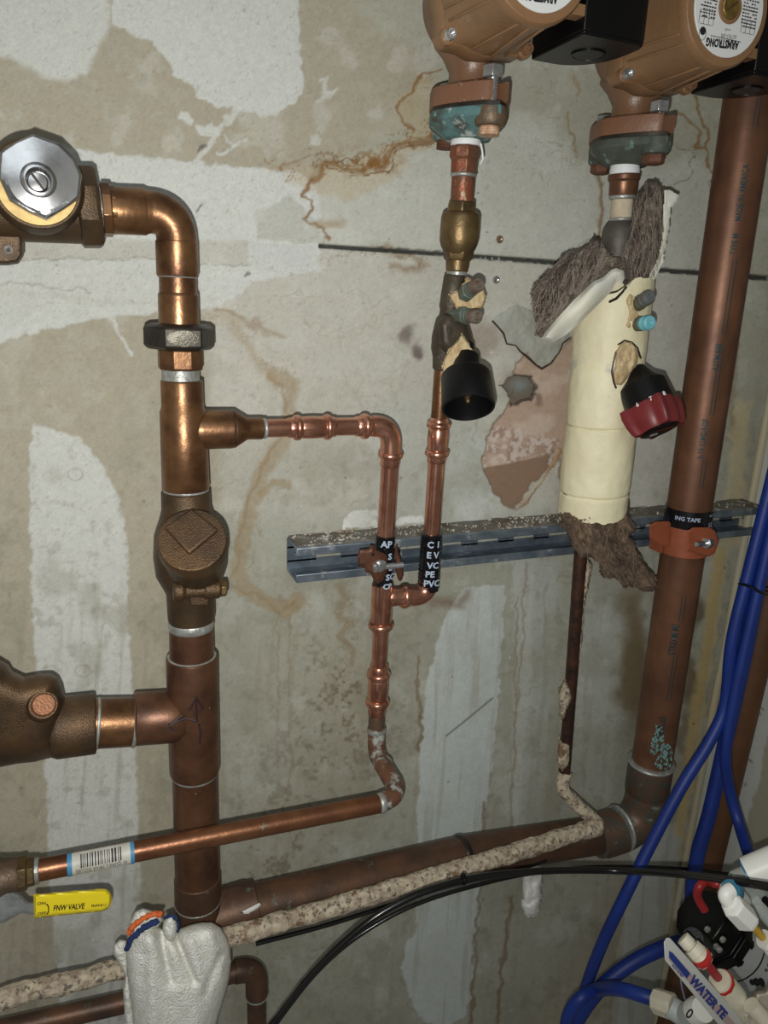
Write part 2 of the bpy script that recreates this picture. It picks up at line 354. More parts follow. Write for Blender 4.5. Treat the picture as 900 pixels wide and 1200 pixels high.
# ragged version of the layout coordinates
RU = U + (vnoise(U, W, 9, 0, 3)-.5)*9; RW = W + (vnoise(U, W, 9, 1, 3)-.5)*9
FU = U + (vnoise(U, W, 26, 2, 4)-.5)*26; FW = W + (vnoise(U, W, 26, 3, 4)-.5)*26
shape = U.shape
C3 = np.zeros(shape+(3,)); C3[:] = (.395,.362,.275)
relief = np.zeros(shape)
def sm(a, lo, hi): t = np.clip((a-lo)/(hi-lo), 0, 1); return t*t*(3-2*t)
def blend(col, k): 
    k = np.clip(k, 0, 1)[...,None]; C3[:] = C3*(1-k) + np.array(col)*k
def area(poly, col, a=1.0, soft=1.5, rag=1, rel=0.0):
    global relief
    X, Y = {0:(U,W),1:(RU,RW),2:(FU,FW)}[rag]
    pl = np.array(poly, float); pad = soft+16
    b = (U > pl[:,0].min()-pad) & (U < pl[:,0].max()+pad) & (W > pl[:,1].min()-pad) & (W < pl[:,1].max()+pad)
    k = np.zeros(shape); k[b] = 1 - sm(psd(X[b], Y[b], pl), -soft, soft)
    if rel: relief += rel*k
    if col is not None: blend(col, k*a)
    return k
def stroke(pl, w, col, a=1.0, soft=1.5, rag=1):
    X, Y = {0:(U,W),1:(RU,RW),2:(FU,FW)}[rag]; q = np.array(pl, float); pad = w+soft+18
    b = (U > q[:,0].min()-pad) & (U < q[:,0].max()+pad) & (W > q[:,1].min()-pad) & (W < q[:,1].max()+pad)
    k = np.zeros(shape); k[b] = 1 - sm(ldist(X[b], Y[b], pl), w-soft, w+soft); blend(col, k*a); return k
def spotc(x, y, rx, ry, col, a=1.0, rag=2):
    X, Y = {0:(U,W),1:(RU,RW),2:(FU,FW)}[rag]; k = 1-sm(np.sqrt(((X-x)/rx)**2+((Y-y)/ry)**2), .3, 1.0); blend(col, k*a); return k
COMP = (.60,.615,.575); GREY = (.47,.485,.44); PANEL = (.405,.415,.345); TAN = (.395,.362,.275)
BR = (.22,.105,.025); LB = (.36,.26,.14)
# broad tone of the boards
area([(350,-60),(960,-60),(960,700),(700,900),(500,760),(345,420),(330,240),(360,200),(470,150),(510,90)], (.405,.405,.325), .9, 14, 2)
area([(330,215),(420,200),(470,175),(520,160),(620,130),(700,200),(800,190),(860,200),(830,330),(600,305),(375,290),(300,290)], (.535,.545,.485), .85, 10, 2)
area([(240,360),(375,292),(560,305),(830,322),(820,600),(340,640),(260,600),(245,450)], (.515,.505,.44), .9, 10, 2)
area([(250,600),(830,600),(760,960),(600,1260),(240,1260)], (.375,.38,.315), .85, 20, 2)
area([(440,470),(560,470),(590,560),(590,620),(440,620)], (.50,.53,.49), .45, 12, 2)
# joint compound
area([(-60,-140),(20,-210),(131,-180),(128,30),(113,62),(103,84),(82,95),(55,93),(32,78),(10,68),(-40,62)], COMP, .85, 5, 1, .0003)
area([(131,-190),(131,28),(148,37),(177,50),(186,62),(200,72),(203,86),(218,96),(233,113),(250,124),(280,128),(296,133),(325,131),(347,122),(356,100),(352,55),(345,-120),(300,-230)], COMP, .95, 1.5, 1, .0004)
area([(210,128),(222,132),(226,142),(222,147),(209,140)], COMP, .9); area([(227,147),(250,146),(262,153),(256,160),(236,158)], COMP, .9)
stroke([(228,192),(250,162),(275,130),(300,108)], 3.5, COMP, .75); stroke([(257,182),(275,171)], 1.8, COMP, .9); stroke([(262,160),(272,172),(288,163)], 1.3, COMP, .8)
area([(297,126),(312,128),(325,134),(300,135)], COMP, .8); stroke([(375,95),(383,90),(380,108),(395,104)], 2, COMP, .7); stroke([(372,118),(392,106)], 2.5, COMP, .6); area([(362,160),(372,155),(375,168),(362,168)], COMP, .6)
area([(-60,172),(40,170),(95,176),(150,182),(190,187),(240,191),(290,197),(345,199),(372,215),(378,285),(372,318),(300,330),(255,362),(190,366),(130,372),(60,384),(0,402),(-60,410)], COMP, .95, 2, 1, .0004)
area([(-60,276),(60,280),(200,283),(292,282),(291,312),(240,311),(170,303),(60,305),(-60,306)], (.47,.455,.38), .7, 3, 1)
area([(300,248),(340,230),(372,262),(380,288),(300,280)], (.44,.44,.38), .7, 2, 1)
area([(292,283),(372,289),(370,316),(330,322),(292,310)], (.56,.57,.54), .9, 1, 0)
stroke([(-60,306),(80,304),(170,303),(215,309),(290,312)], .8, (.2,.19,.16), .6, 1, 1); stroke([(90,181),(95,182)], .5, TAN)
stroke([(-20,340),(60,346),(130,355),(250,352)], 3, (.45,.43,.36), .3, 3, 1)
stroke([(131,375),(140,390),(152,415)], 1.8, COMP, .9)
for a_, b_ in (((232,176),(238,172)), ((231,247),(235,243)), ((289,322),(292,318))): stroke([a_, b_], 2, (.08,.07,.06), .7, 1, 1)
area([(40,497),(62,502),(92,512),(120,545),(140,585),(148,630),(150,720),(154,800),(160,900),(163,1000),(168,1100),(174,1270),(76,1270),(66,1130),(58,1020),(54,930),(46,830),(40,760),(36,640),(33,540)], COMP, .85, 2, 1, .0004)
area([(150,1000),(164,985),(170,1190),(160,1190)], COMP, .4, 3, 1)
for x, y in ((97,786),(88,556)):
    k = stroke([(x+9*math.cos(t), y+7*math.sin(t)) for t in np.linspace(0,6.28,14)], .7, (.3,.27,.2), .6, .8, 0)
area([(545,688),(592,684),(588,760),(582,840),(576,900),(570,960),(566,1010),(562,1080),(556,1140),(544,1192),(528,1203),(500,1198),(484,1180),(471,1135),(474,1110),(487,1090),(489,1000),(491,900),(500,800),(522,720)], (.52,.56,.53), .95, 2, 1, .0004)
area([(600,655),(655,655),(650,760),(640,900),(625,985),(598,985),(600,880),(604,760)], (.45,.475,.44), .6, 6, 1)
area([(690,660),(740,700),(728,850),(715,940),(680,930),(672,800)], (.44,.46,.42), .45, 8, 1)
area([(742,985),(800,960),(768,1250),(700,1260),(716,1200),(728,1100)], (.50,.52,.47), .85, 3, 1)
area([(555,500),(570,520),(575,590),(560,620),(525,600),(530,540)], (.56,.59,.56), .6, 6, 1)
area([(402,620),(404,606),(420,598),(442,597),(446,618)], (.74,.76,.73), .95, .8, 1); area([(462,612),(474,604),(492,603),(500,610),(470,616)], (.74,.76,.73), .9, .8, 1)
# faint mottling of damp board
mot = vnoise(U, W, 46, 4, 5); blend((.30,.295,.22), sm(mot, .50, .68)*.42*sm(W, 250, 700))
mot2 = vnoise(U, W, 24, 5, 5); blend((.58,.60,.55), sm(mot2, .55, .75)*(.10+.22*sm(W, 300, 600)*sm(U, 200, 400)))
# general grime: soft dark smears and scuffs over the lower and middle boards
gr1 = vnoise(U, W, 70, 1, 5); blend((.27,.265,.20), sm(gr1, .50, .66)*.28*sm(W, 340, 620)*sm(U, 160, 300))
gr2 = vnoise(U, W, 14, 3, 4); blend((.22,.205,.15), sm(gr2, .60, .74)*.30*sm(W, 300, 700))
gr3 = vnoise(U, W, 30, 2, 5); blend((.62,.63,.58), sm(gr3, .56, .70)*.30*sm(-W, -700, -150))
gr4 = vnoise(U+W*.3, W, 3.2, 0, 2); blend((.25,.235,.185), sm(gr4, .72, .86)*.35)
# clean trowelled edges of the newer joint compound bands stay on top of the grime
area([(545,688),(592,684),(588,760),(582,840),(576,900),(570,960),(566,1010),(562,1080),(556,1140),(544,1192),(528,1203),(500,1198),(484,1180),(471,1135),(474,1110),(487,1090),(489,1000),(491,900),(500,800),(522,720)], (.53,.575,.55), .72, 1.4, 1)
area([(742,985),(800,960),(768,1250),(700,1260),(716,1200),(728,1100)], (.52,.54,.50), .7, 2, 1)
area([(600,655),(626,655),(622,800),(604,985),(598,985),(600,880),(604,760)], (.50,.51,.46), .5, 3, 1)
area([(500,180),(560,190),(560,280),(505,275)], (.58,.59,.54), .45, 8, 2)
# mould specks low in the middle
ml = vnoise(U, W, 4.2, 6, 3)*.5+vnoise(U, W, 17, 5, 3)*.5; reg = np.exp(-(((U-405)/60)**2+((W-830)/95)**2)) + .8*np.exp(-(((U-330)/60)**2+((W-1020)/120)**2))
blend((.10,.085,.05), sm(ml, .53, .66)*np.clip(reg,0,1)*.80)
blend((.30,.25,.16), np.clip(reg,0,1)*.30)
# vertical streaks
st = vnoise(U+ (W-600)*.07, W*.06, 7, 7, 4); blend((.30,.27,.19), sm(st, .55, .75)*sm(W, 620, 760)*.35)
# rusty water marks
k = area([(512,95),(495,92),(484,108),(470,122),(468,140),(485,150),(470,165),(440,175),(400,190),(370,198),(330,205),(372,230),(400,232),(440,220),(480,190),(515,165)], (.46,.36,.20), .45, 5, 2)
stroke([(516,82),(500,86),(490,91),(482,108),(470,120),(465,130),(472,146),(485,152)], 1.6, BR, .8, 1.3, 1)
stroke([(516,140),(512,155),(497,165),(478,168),(462,178),(446,190),(430,198),(408,198),(385,190),(378,197),(366,210)], 4.0, BR, .75, 3, 2); stroke([(516,148),(505,166),(485,174),(468,182),(450,198),(430,206),(405,205),(385,198)], 1.2, (.17,.08,.02), .8, 1, 2)
stroke([(520,150),(505,160),(488,158),(470,168),(455,172),(440,190),(415,190),(395,186),(380,178),(365,188),(345,190),(330,186),(320,196)], 1.3, BR, .6, 1.2, 2)
stroke([(366,210),(360,222),(354,228),(366,234),(368,248),(356,256),(362,262),(378,268),(384,280)], 1.5, BR, .85, 1.1, 1)
blend(BR, sm(vnoise(RU, RW, 6, 2, 3), .48, .62)*np.exp(-(((U-432)/36)**2+((W-190)/15)**2))*.9)
def tide(pl, wid, col, a, sc=16, lo=.5, seed=3):
    q_ = np.array(pl, float); b = (U > q_[:,0].min()-40) & (U < q_[:,0].max()+40) & (W > q_[:,1].min()-40) & (W < q_[:,1].max()+40)
    k = np.zeros(shape); n = vnoise(U[b], W[b], sc*1.5, seed, 3); d = ldist(FU[b], FW[b], pl)
    k[b] = np.maximum(1-sm(np.abs(n-lo), .003, .016), .8*(1-sm(np.abs(n-lo+.07), .002, .010)))*(1-sm(d, wid*.6, wid)); blend(col, k*a)
tide([(512,150),(485,168),(450,182),(420,195),(380,195),(340,192),(322,196)], 22, (.19,.09,.02), .85, 15)
tide([(512,150),(485,168),(450,182),(420,195),(380,195)], 15, (.17,.08,.02), .7, 8, .5, 5)
tide([(508,92),(485,110),(470,130),(480,150)], 9, (.22,.12,.04), .5, 12)
tide([(640,80),(660,120),(680,110),(690,90),(660,170),(640,190)], 34, (.27,.23,.13), .45, 20)
tide([(455,292),(490,305),(497,315)], 12, (.16,.09,.035), .8, 9); tide([(378,300),(420,305),(455,300)], 12, (.22,.13,.05), .5, 12)
tide([(250,370),(290,390),(340,450),(335,500),(300,570),(284,640),(285,690),(340,712)], 15, (.27,.18,.09), .45, 18)
tide([(400,690),(410,720),(400,745),(415,780),(400,820)], 20, (.24,.17,.08), .6, 12); tide([(345,700),(350,760),(345,840)], 26, (.28,.22,.13), .45, 16)
tide([(600,620),(650,700),(640,800),(610,900)], 40, (.27,.24,.16), .35, 26); tide([(850,300),(850,420),(840,520)], 20, (.24,.15,.06), .6, 14)
tide([(330,380),(400,350),(450,400),(430,460)], 50, (.36,.33,.25), .4, 30)
spotc(382,256,25,9,LB,.6); spotc(330,195,30,10,LB,.4)
stroke([(454,295),(470,302),(486,300),(497,314),(480,320),(458,316)], 4, (.25,.16,.08), .6, 4, 2)
S2l = [(322,440),(342,450),(338,478),(340,500),(330,520),(316,542),(304,560),(297,585),(290,610),(284,640),(279,668),(284,688),(300,698),(318,708),(334,716),(350,702)]
stroke(S2l, 9, (.33,.25,.14), .60, 3, 1); stroke([(p[0]-5,p[1]) for p in S2l], 2.0, (.27,.185,.09), .5, 2, 2)
stroke([(306,578),(320,566),(338,568)], 4, (.33,.26,.15), .7, 2, 1)
stroke([(250,372),(270,378),(290,400),(306,425),(325,445)], 7, LB, .4, 6, 2); stroke([(252,366),(275,374),(300,382),(330,392)], 2, (.27,.17,.08), .5, 2, 2)
for pl, w, a in (([(325,716),(326,820),(324,900)],1.2,.35), ([(340,720),(338,800),(342,900),(330,960)],1.2,.35), ([(490,770),(488,800),(494,850),(490,880)],2.2,.7), ([(569,940),(568,1000),(560,1060),(552,1200)],2.4,.7),
    ([(606,700),(604,860),(598,970)],1.3,.55), ([(600,1050),(590,1120),(582,1200)],2.2,.7), ([(617,660),(612,760),(606,830)],1.2,.5), ([(555,480),(562,470),(556,520)],1.2,.3), ([(640,680),(636,760)],1,.4), ([(-10,335),(30,330),(60,340),(100,338),(106,345)],1.2,.35)):
    stroke(pl, w, (.20,.13,.06), a, 1.5, 1)
stroke([(395,690),(408,700),(400,720),(415,730),(405,745),(412,770)], 4, (.25,.18,.09), .55, 4, 2); stroke([(545,688),(540,705),(520,712),(505,708)], 7, (.17,.09,.05), .55, 7, 2)
stroke([(815,112),(820,130),(824,145),(830,160),(828,178),(830,196),(836,203),(835,212),(842,220)], 1.8, (.26,.15,.05), .85, 1.3, 1)
stroke([(794,132),(802,138),(812,146),(820,155),(818,168),(814,175),(826,172)], 1.6, (.26,.15,.05), .8, 1.3, 1); area([(813,176),(819,165),(826,172)], (.26,.15,.05), .7)
stroke([(701,205),(705,215),(703,232),(706,245),(701,260),(702,282)], 2.2, (.25,.14,.06), .8, 1.5, 1); stroke([(672,90),(680,105),(676,112)], 2, LB, .7, 2, 1); stroke([(666,132),(668,150),(672,165),(675,178)], 1.1, (.28,.2,.1), .8, 1, 1)
for pl in ([(790,170),(808,178),(816,184),(806,190),(811,200),(806,210),(790,218)], [(832,215),(834,226),(845,232)]): stroke(pl, .55, (.16,.16,.14), .8, .6, 1)
spotc(477,393,14,16,(.16,.12,.11),.8); spotc(490,414,13,13,(.13,.09,.085),.85); spotc(562,395,26,34,(.24,.16,.12),.5); spotc(600,455,24,24,(.2,.12,.08),.4)
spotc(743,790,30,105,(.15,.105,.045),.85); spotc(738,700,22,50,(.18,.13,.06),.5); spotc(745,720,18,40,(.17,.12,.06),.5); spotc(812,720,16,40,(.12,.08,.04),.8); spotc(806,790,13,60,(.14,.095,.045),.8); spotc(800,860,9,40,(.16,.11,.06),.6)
spotc(856,420,12,70,(.25,.18,.09),.7); spotc(856,500,12,40,(.27,.19,.1),.7); spotc(876,300,14,30,(.3,.2,.11),.7)
area([(838,640),(852,640),(836,760),(815,870),(800,980),(790,980),(806,860),(824,740)], (.58,.44,.18), .8, 4, 1); area([(880,470),(868,640),(845,640),(862,470)], (.60,.52,.30), .6, 4, 1)
stroke([(868,560),(852,660),(836,760),(818,870),(800,980),(780,1100)], 1.6, (.58,.48,.26), .6, 1.5, 1)
for x, y in ((722,95),(560,226),(571,272),(640,70),(787,358),(492,840),(310,1180),(88,1065),(27,1023),(470,560),(352,548),(405,560)): spotc(x, y, 2.2, 1.6, (.1,.07,.05), .7, 0)
for i in range(60):
    x = rng.uniform(0,860); y = rng.uniform(0,1200); r_ = rng.uniform(.7,1.8)
    b = (abs(U-x) < 4) & (abs(W-y) < 4); kk = np.zeros(shape); kk[b] = 1-sm(np.hypot(U[b]-x, W[b]-y), r_*.5, r_*1.2); blend((.13,.11,.08) if i % 3 else (.7,.7,.66), kk*.6)
stroke([(523,862),(548,842),(577,818)], 1.1, (.1,.1,.09), .7, .8, 0); stroke([(300,1085),(330,1072),(350,1060)], 5, (.12,.11,.08), .5, 5, 2)
# torn facing: bare pinkish gypsum paper
PINK = [(601,436),(606,425),(615,414),(625,418),(637,432),(650,418),(668,396),(690,396),(690,600),(662,600),(657,545),(648,528),(642,545),(630,563),(612,580),(603,598),(588,590),(577,575),(568,556),(566,535),(570,515),(578,498),(590,482),(600,470),(606,455)]
area(PINK, (.45,.335,.255), 1, .8, 1, -.0008)
kp = area(PINK, None, 1, .8, 1)
lo = area([(560,549),(592,544),(620,538),(648,530),(650,600),(560,605)], None, 1, 1, 0); blend((.255,.165,.11), lo*kp*.95)
sp = area([(560,505),(590,500),(615,505),(655,515),(650,530),(620,538),(560,549)], None, 1, 3, 1); sp2 = sm(vnoise(U, W, 4.5, 5, 3), .47, .57); blend((.56,.47,.42), sp*kp*sp2); blend((.26,.16,.12), sp*kp*(1-sp2)*.5)
blend((.62,.52,.44), sm(vnoise(U, W, 24, 1, 3), .5, .7)*kp*(1-lo)*.5)
spotc(632,468,7,13,(.2,.15,.11),.8,1)
bdr = np.exp(-(psd(RU, RW, np.array(PINK))/1.3)**2); blend((.13,.085,.05), bdr*.6)
HOLE = [(588,452),(597,443),(606,440),(620,442),(631,452),(629,462),(618,470),(606,477),(598,477),(601,468)]
kh = area(HOLE, (.16,.135,.10), 1, .8, 1, -.007); blend((.22,.25,.25), kh*np.exp(-(((U-612)/11)**2+((W-452)/8)**2))); hb = np.exp(-(psd(RU, RW, np.array(HOLE))/1.1)**2); blend((.03,.02,.015), hb*.85)
# open joint between the boards
SE = [(376,288.5),(500,296),(620,305),(830,320.5),(900,326)]
for pl, w_ in ((SE, 2.9),):
    kk = 1-sm(ldist(U, W+(vnoise(U, W, 5, 3, 2)-.5)*2, pl), w_-.9, w_+.5); kk *= (U > 374); blend((.03,.03,.028), kk*.95); relief -= .006*kk
for x in (566,572,580,588): spotc(x, 303.0-.0, 1.2, 3, (.5,.52,.5), .8, 0)
# fine grain
g = rng.random(shape); C3 *= (0.94 + .12*g)[...,None]; C3 *= (0.93 + .14*vnoise(U, W, 5, 2, 3))[...,None]
C3[U < -60] *= 1; C3 = np.clip(C3, 0, 1)
# build
nz_, nx_ = shape
yy = -relief
co = np.stack([GX, yy, GZ], -1).reshape(-1, 3).astype(np.float32)
ii = (np.arange(nz_-1)[:,None]*nx_ + np.arange(nx_-1)[None,:]).ravel()
fc = np.stack([ii, ii+1, ii+nx_+1, ii+nx_], -1).astype(np.int32)
me = bpy.data.meshes.new('wall_back'); me.vertices.add(len(co)); me.vertices.foreach_set('co', co.ravel())
me.loops.add(fc.size); me.loops.foreach_set('vertex_index', fc.ravel()); me.polygons.add(len(fc)); me.polygons.foreach_set('loop_start', np.arange(len(fc), dtype=np.int32)*4)
me.update(calc_edges=True); me.validate()
ca = me.color_attributes.new('board_tint', 'FLOAT_COLOR', 'POINT')
ca.data.foreach_set('color', np.concatenate([C3.reshape(-1,3), np.ones((len(co),1))], 1).astype(np.float32).ravel())
me.polygons.foreach_set('use_smooth', np.ones(len(fc), bool))
def tint_mat(name, attr, bump=.25):
    m = bpy.data.materials.new(name); m.use_nodes = True; nt = m.node_tree; nd = nt.nodes; L = nt.links; b = nd['Principled BSDF']
    a = nd.new('ShaderNodeAttribute'); a.attribute_name = attr; b.inputs['Roughness'].default_value = .8; b.inputs['Specular IOR Level'].default_value = .25
    n = nd.new('ShaderNodeTexNoise'); n.inputs['Scale'].default_value = 900; n.inputs['Detail'].default_value = 3; g = nd.new('ShaderNodeNewGeometry'); L.new(g.outputs['Position'], n.inputs['Vector'])
    mr = nd.new('ShaderNodeMapRange'); mr.inputs['To Min'].default_value = .88; mr.inputs['To Max'].default_value = 1.12; L.new(n.outputs['Fac'], mr.inputs['Value'])
    vm = nd.new('ShaderNodeVectorMath'); vm.operation = 'SCALE'; L.new(a.outputs['Color'], vm.inputs[0]); L.new(mr.outputs['Result'], vm.inputs['Scale']); L.new(vm.outputs[0], b.inputs['Base Color'])
    n2 = nd.new('ShaderNodeTexNoise'); n2.inputs['Scale'].default_value = 160; n2.inputs['Detail'].default_value = 6; L.new(g.outputs['Position'], n2.inputs['Vector'])
    bp = nd.new('ShaderNodeBump'); bp.inputs['Strength'].default_value = bump; bp.inputs['Distance'].default_value = .0015; L.new(n2.outputs['Fac'], bp.inputs['Height']); L.new(bp.outputs['Normal'], b.inputs['Normal'])
    return m
MT['wall'] = tint_mat('stained_drywall', 'board_tint')
me.materials.append(MT['wall']); wb = bpy.data.objects.new('wall_back', me); COL.objects.link(wb); tag(wb, kind='structure')
# right wall, comes towards the viewer from the inner corner at x = .872
ys = np.concatenate([np.arange(-.45, 0.0, .003), [0.0]]); ys = np.concatenate([np.linspace(-1.6, -.45, 12, endpoint=False), ys]); z2 = np.concatenate([np.linspace(-.35, .2, 10, endpoint=False), np.arange(.2, 1.75, .003), np.linspace(1.75, 2.6, 12)])
GY, G2 = np.meshgrid(ys, z2); q = np.stack([np.full_like(GY, .872)-CAM[0], GY-CAM[1], G2-CAM[2]], -1)
cc = np.stack([q[...,0]*H[k]+q[...,1]*N[k]-q[...,2]*V[k] for k in range(3)], -1); cc[...,2] = np.where(cc[...,2] < .05, .05, cc[...,2])
U = 450+F_PX*cc[...,0]/cc[...,2]; W = 600+F_PX*cc[...,1]/cc[...,2]
U = np.where(GY < -.7, 5000, U)
RU = U+(vnoise(U, W, 9, 0, 3)-.5)*7; RW = W+(vnoise(U, W, 9, 1, 3)-.5)*7; FU, FW = RU, RW; shape = U.shape
C3 = np.zeros(shape+(3,)); C3[:] = (.37,.35,.26)
area([(900,250),(905,845),(893,880),(893,910),(878,950),(868,1000),(855,1060),(820,1200),(700,1300),(600,1300),(860,300)], (.55,.57,.53), .9, 1.5, 1)
area([(875,380),(893,380),(870,600),(850,600)], (.52,.46,.27), .5, 5, 1); stroke([(884,440),(880,500),(876,560)], 3, (.5,.38,.15), .5, 3, 1)
for x, y in ((890,814),(893,830),(887,836),(878,882),(879,892),(872,920),(848,970)): stroke([(x-2,y),(x+2,y+1)], 1, (.12,.08,.03), .8, .8, 1)
for x, y in ((885,275),(892,290),(870,330),(895,210)): spotc(x, y, 10, 14, (.28,.18,.09), .6, 1)
C3 *= (.93+.12*vnoise(U, W, 5, 2, 3))[...,None]
nz_, nx_ = shape; co = np.stack([np.full_like(GY, .872), GY, G2], -1).reshape(-1, 3)
ii = (np.arange(nz_-1)[:,None]*nx_+np.arange(nx_-1)[None,:]).ravel(); fc = np.stack([ii, ii+nx_, ii+nx_+1, ii+1], -1)
me = bpy.data.meshes.new('wall_right'); me.from_pydata(co.tolist(), [], fc.tolist()); ca = me.color_attributes.new('board_tint', 'FLOAT_COLOR', 'POINT')
ca.data.foreach_set('color', np.concatenate([C3.reshape(-1,3), np.ones((len(co),1))], 1).astype(np.float32).ravel()); me.materials.append(MT['wall'])
o = bpy.data.objects.new('wall_right', me); COL.objects.link(o); tag(o, kind='structure')
# corner bead: bare yellowed strip of the inside corner
m = M(); m.tube([(.868,-.004,z) for z in np.linspace(-.3,2.5,60)], 0.0055, 10, wob=.0006, wf=30); m.out('trim_1', mat('yellowed_corner_bead', (.50,.44,.27), .6, 0, var=(.46,.44,.34), vs=8, bump=.5))
bpy.data.objects['trim_1']['kind'] = 'structure'
# curled flaps of torn wall facing
FLAP = [(577,376),(586,366),(596,364),(606,356),(640,372),(668,392),(662,402),(655,414),(648,424),(635,432),(625,425),(618,415),(607,410),(604,404),(594,403),(590,390),(584,384)]
t = thing('torn_paper_flap', P(620,395,.003), 'grey torn wall facing curling off beside the jacketed pipe, above the pink patch', 'torn paper')
m = M(); m.inflate(FLAP, .0035, .0012, .0, step=1.6, rag=1.5, edge=3, nz=.0022, nf=45); m.out('facing_sheet', mat('curled_facing_paper', (.40,.415,.37), .8, 0, var=(.33,.33,.28), vs=40, bump=.6), t)
m = M(); m.tube([P(x,y,.0055) for x,y in [(577,376),(584,384),(590,391),(594,403),(604,405),(610,412),(620,420),(628,428),(635,432),(645,426),(655,414),(660,402),(668,396)]], .0011, 6, wob=.0009, wf=200); m.out('burnt_edge', mat('brown_torn_edge', (.06,.035,.02), .9, bump=.5), t, label='dark brown ragged edge')
m = M(); m.inflate([(660,528),(652,524),(645,545),(634,562),(618,580),(605,597),(618,590),(628,575),(640,560),(650,545),(656,535)], .004, .0015, .0, step=1.6, rag=1.0, nz=.002, nf=60)
tag(m.out('torn_paper_flap', mat('lower_flap_paper', (.36,.22,.13), .8, var=(.43,.38,.28), vs=40, bump=.5)), 'narrow brown strip of torn facing hanging below the pink gypsum patch', 'torn paper')
# drywall screws
for (x, y, c, lab) in ((582,281,'screw','copper coloured screw head in the wall above the open joint'), (578,328,'zinc','small silver screw head in the wall below the open joint')):
    m = M(); a = P(x,y,-.004); m.lathe(a, a+Vector((0,-1,0)), [(0,.001),(.0045,.0022),(.0062,.0042),(.0072,.0040),(.0075,.0024),(.0066,.001)], 14)
    tag(m.out('drywall_screw', MT[c]), lab, 'screw')
# ------------------------------------------------------------------ main left riser, upper run
def pipe_px(pts, w, name, mt, parent, fil=None, seg=28, wob=0, n=10, **k):
    ps = [P(*p) for p in pts]
    if fil: ps = fillet(ps, fil, n)
    r = [S(p, w)/2 for p in ps] if not hasattr(w, '__len__') else [S(p, w[0]+(w[1]-w[0])*i/(len(ps)-1))/2 for i, p in enumerate(ps)]
    m = M(); m.tube(ps, r, seg, wob=wob); return m.out(name, mt, parent, **k)
def dense(ps, step=.004):
    out = [ps[0]]
    for a, b in zip(ps[:-1], ps[1:]):
        k = max(1, int((b-a).length/step)); out += [a+(b-a)*((i+1)/k) for i in range(k)]
    return out
def solder(A, B, c, w, ax, parent, hw=3.2, name='solder_ring'):
    m = M(); stack(m, A, B, ring_prof(c, w-2, w+2.6, hw), ax, 32)
    o = m.out(name, MT['solder'], parent); return o
dR = .088
RA, RB = (207,250,dR), (209.5,440,dR)
top = thing('copper_riser', P(209,440,dR), 'thick brown copper riser from the silver capped valve down to the check valve', 'pipe')
# horizontal leg
HA, HB = (110,246,dR), (207,250,dR)
m = M(); stack(m, HA, HB, [(119,58),(120,60),(130,60),(131,54),(136,54)], 'x', 8, rot=.3); m.out('adapter_hex', MT['copper_warm'], top, bevel=.0008)
m = M(); stack(m, HA, HB, [(117,50),(118,54),(123,53),(124,46)], 'x', 24); m.out('thread_sealant', MT['solder'], top)
m = M(); stack(m, HA, HB, [(130,50),(131,52),(169,52),(170.5,50.5),(170.6,46),(178,46)], 'x', 36); m.out('adapter_cup', MT['copper_warm'], top)
# elbow (sweep)
c0 = line3(HA, HB, stn(P(*HA), P(*HB), px=168)); ee = P(207.5,322,dR)
cor = P(207.5,248,dR)
ps = fillet([c0, cor, ee], .036, 16); r0 = S(ee, 46)/2
m = M(); m.tube(ps, [r0*(1.05 if i < 2 else 1.0) for i in range(len(ps))], 36); m.out('elbow', MT['copper_warm'], top, angle=50)
RS, RE = (207.5,300,dR), (212,448,dR)
m = M(); stack(m, RS, RE, [(283,47),(284,48.5),(322,48.5),(324,47),(324.2,43),(345,43)], 'y', 36); m.out('elbow_cup', MT['copper_warm'], top)
m = M(); stack(m, RS, RE, [(343,43),(345,46),(347,46.5),(380,46.5)], 'y', 36); m.out('union_tailpiece', MT['copper_warm'], top)
solder(RS, RE, 346, 43.5, 'y', top, 2.6); solder(RS, RE, 324.5, 44, 'y', top, 1.3)
# union nut
m = M(); stack(m, RS, RE, [(379,52),(380,70),(384,82),(405,82),(409,72),(410,52)], 'y', 6, rot=math.pi/6); nut = m.out('union_nut', MT['iron_black'], top, bevel=.0012, label='blackened hexagonal union nut')
A_ = P(*RS); B_ = P(*RE); pn = A_+(B_-A_)*stn(A_, B_, py=394.5); rr = S(pn, 82)/2*math.cos(math.pi/6)
m = M(); ax = (B_-A_).normalized(); u = Vector((0,-1,0)); u = (u-ax*u.dot(ax)).normalized(); w_ = ax.cross(u)
fr = [pn+u*(rr*.985)+w_*(math.cos(q)*rr*.52)+ax*(math.sin(q)*S(pn,19)/2) for q in np.linspace(0,2*math.pi,28)[:-1]]
m.rings([fr, [p+u*rr*.035 for p in fr], [p+u*rr*.05+(pn+u*rr-p)*.08 for p in fr]]); m.out('nut_facet', MT['nut_face'], nut)
m = M(); stack(m, RS, RE, [(408,44),(410,53),(431,53),(433,50)], 'y', 8, rot=math.pi/8); m.out('union_hex', MT['copper_warm'], top, bevel=.0006)
m = M(); stack(m, RS, RE, [(432,42),(433,43),(449,43)], 'y', 30); m.out('tinned_stub', MT['solder'], top)
# tee
TA, TB = (213,448,dR), (218,575,dR)
m = M(); stack(m, TA, TB, [(445,44),(446,48.5),(478,48.5),(482,53),(571,54.5),(573,52)], 'y', 40)
BA, BB = (214,504,dR), (278,503,dR)
stack(m, BA, BB, [(216,30),(228,45),(236,46),(272,45),(273,42)], 'x', 32); m.out('tee', MT['copper_warm'], top, bevel=.0007)
solder(TA, TB, 447, 45, 'y', top, 2.0); solder(TA, TB, 573, 50, 'y', top, 4.5)
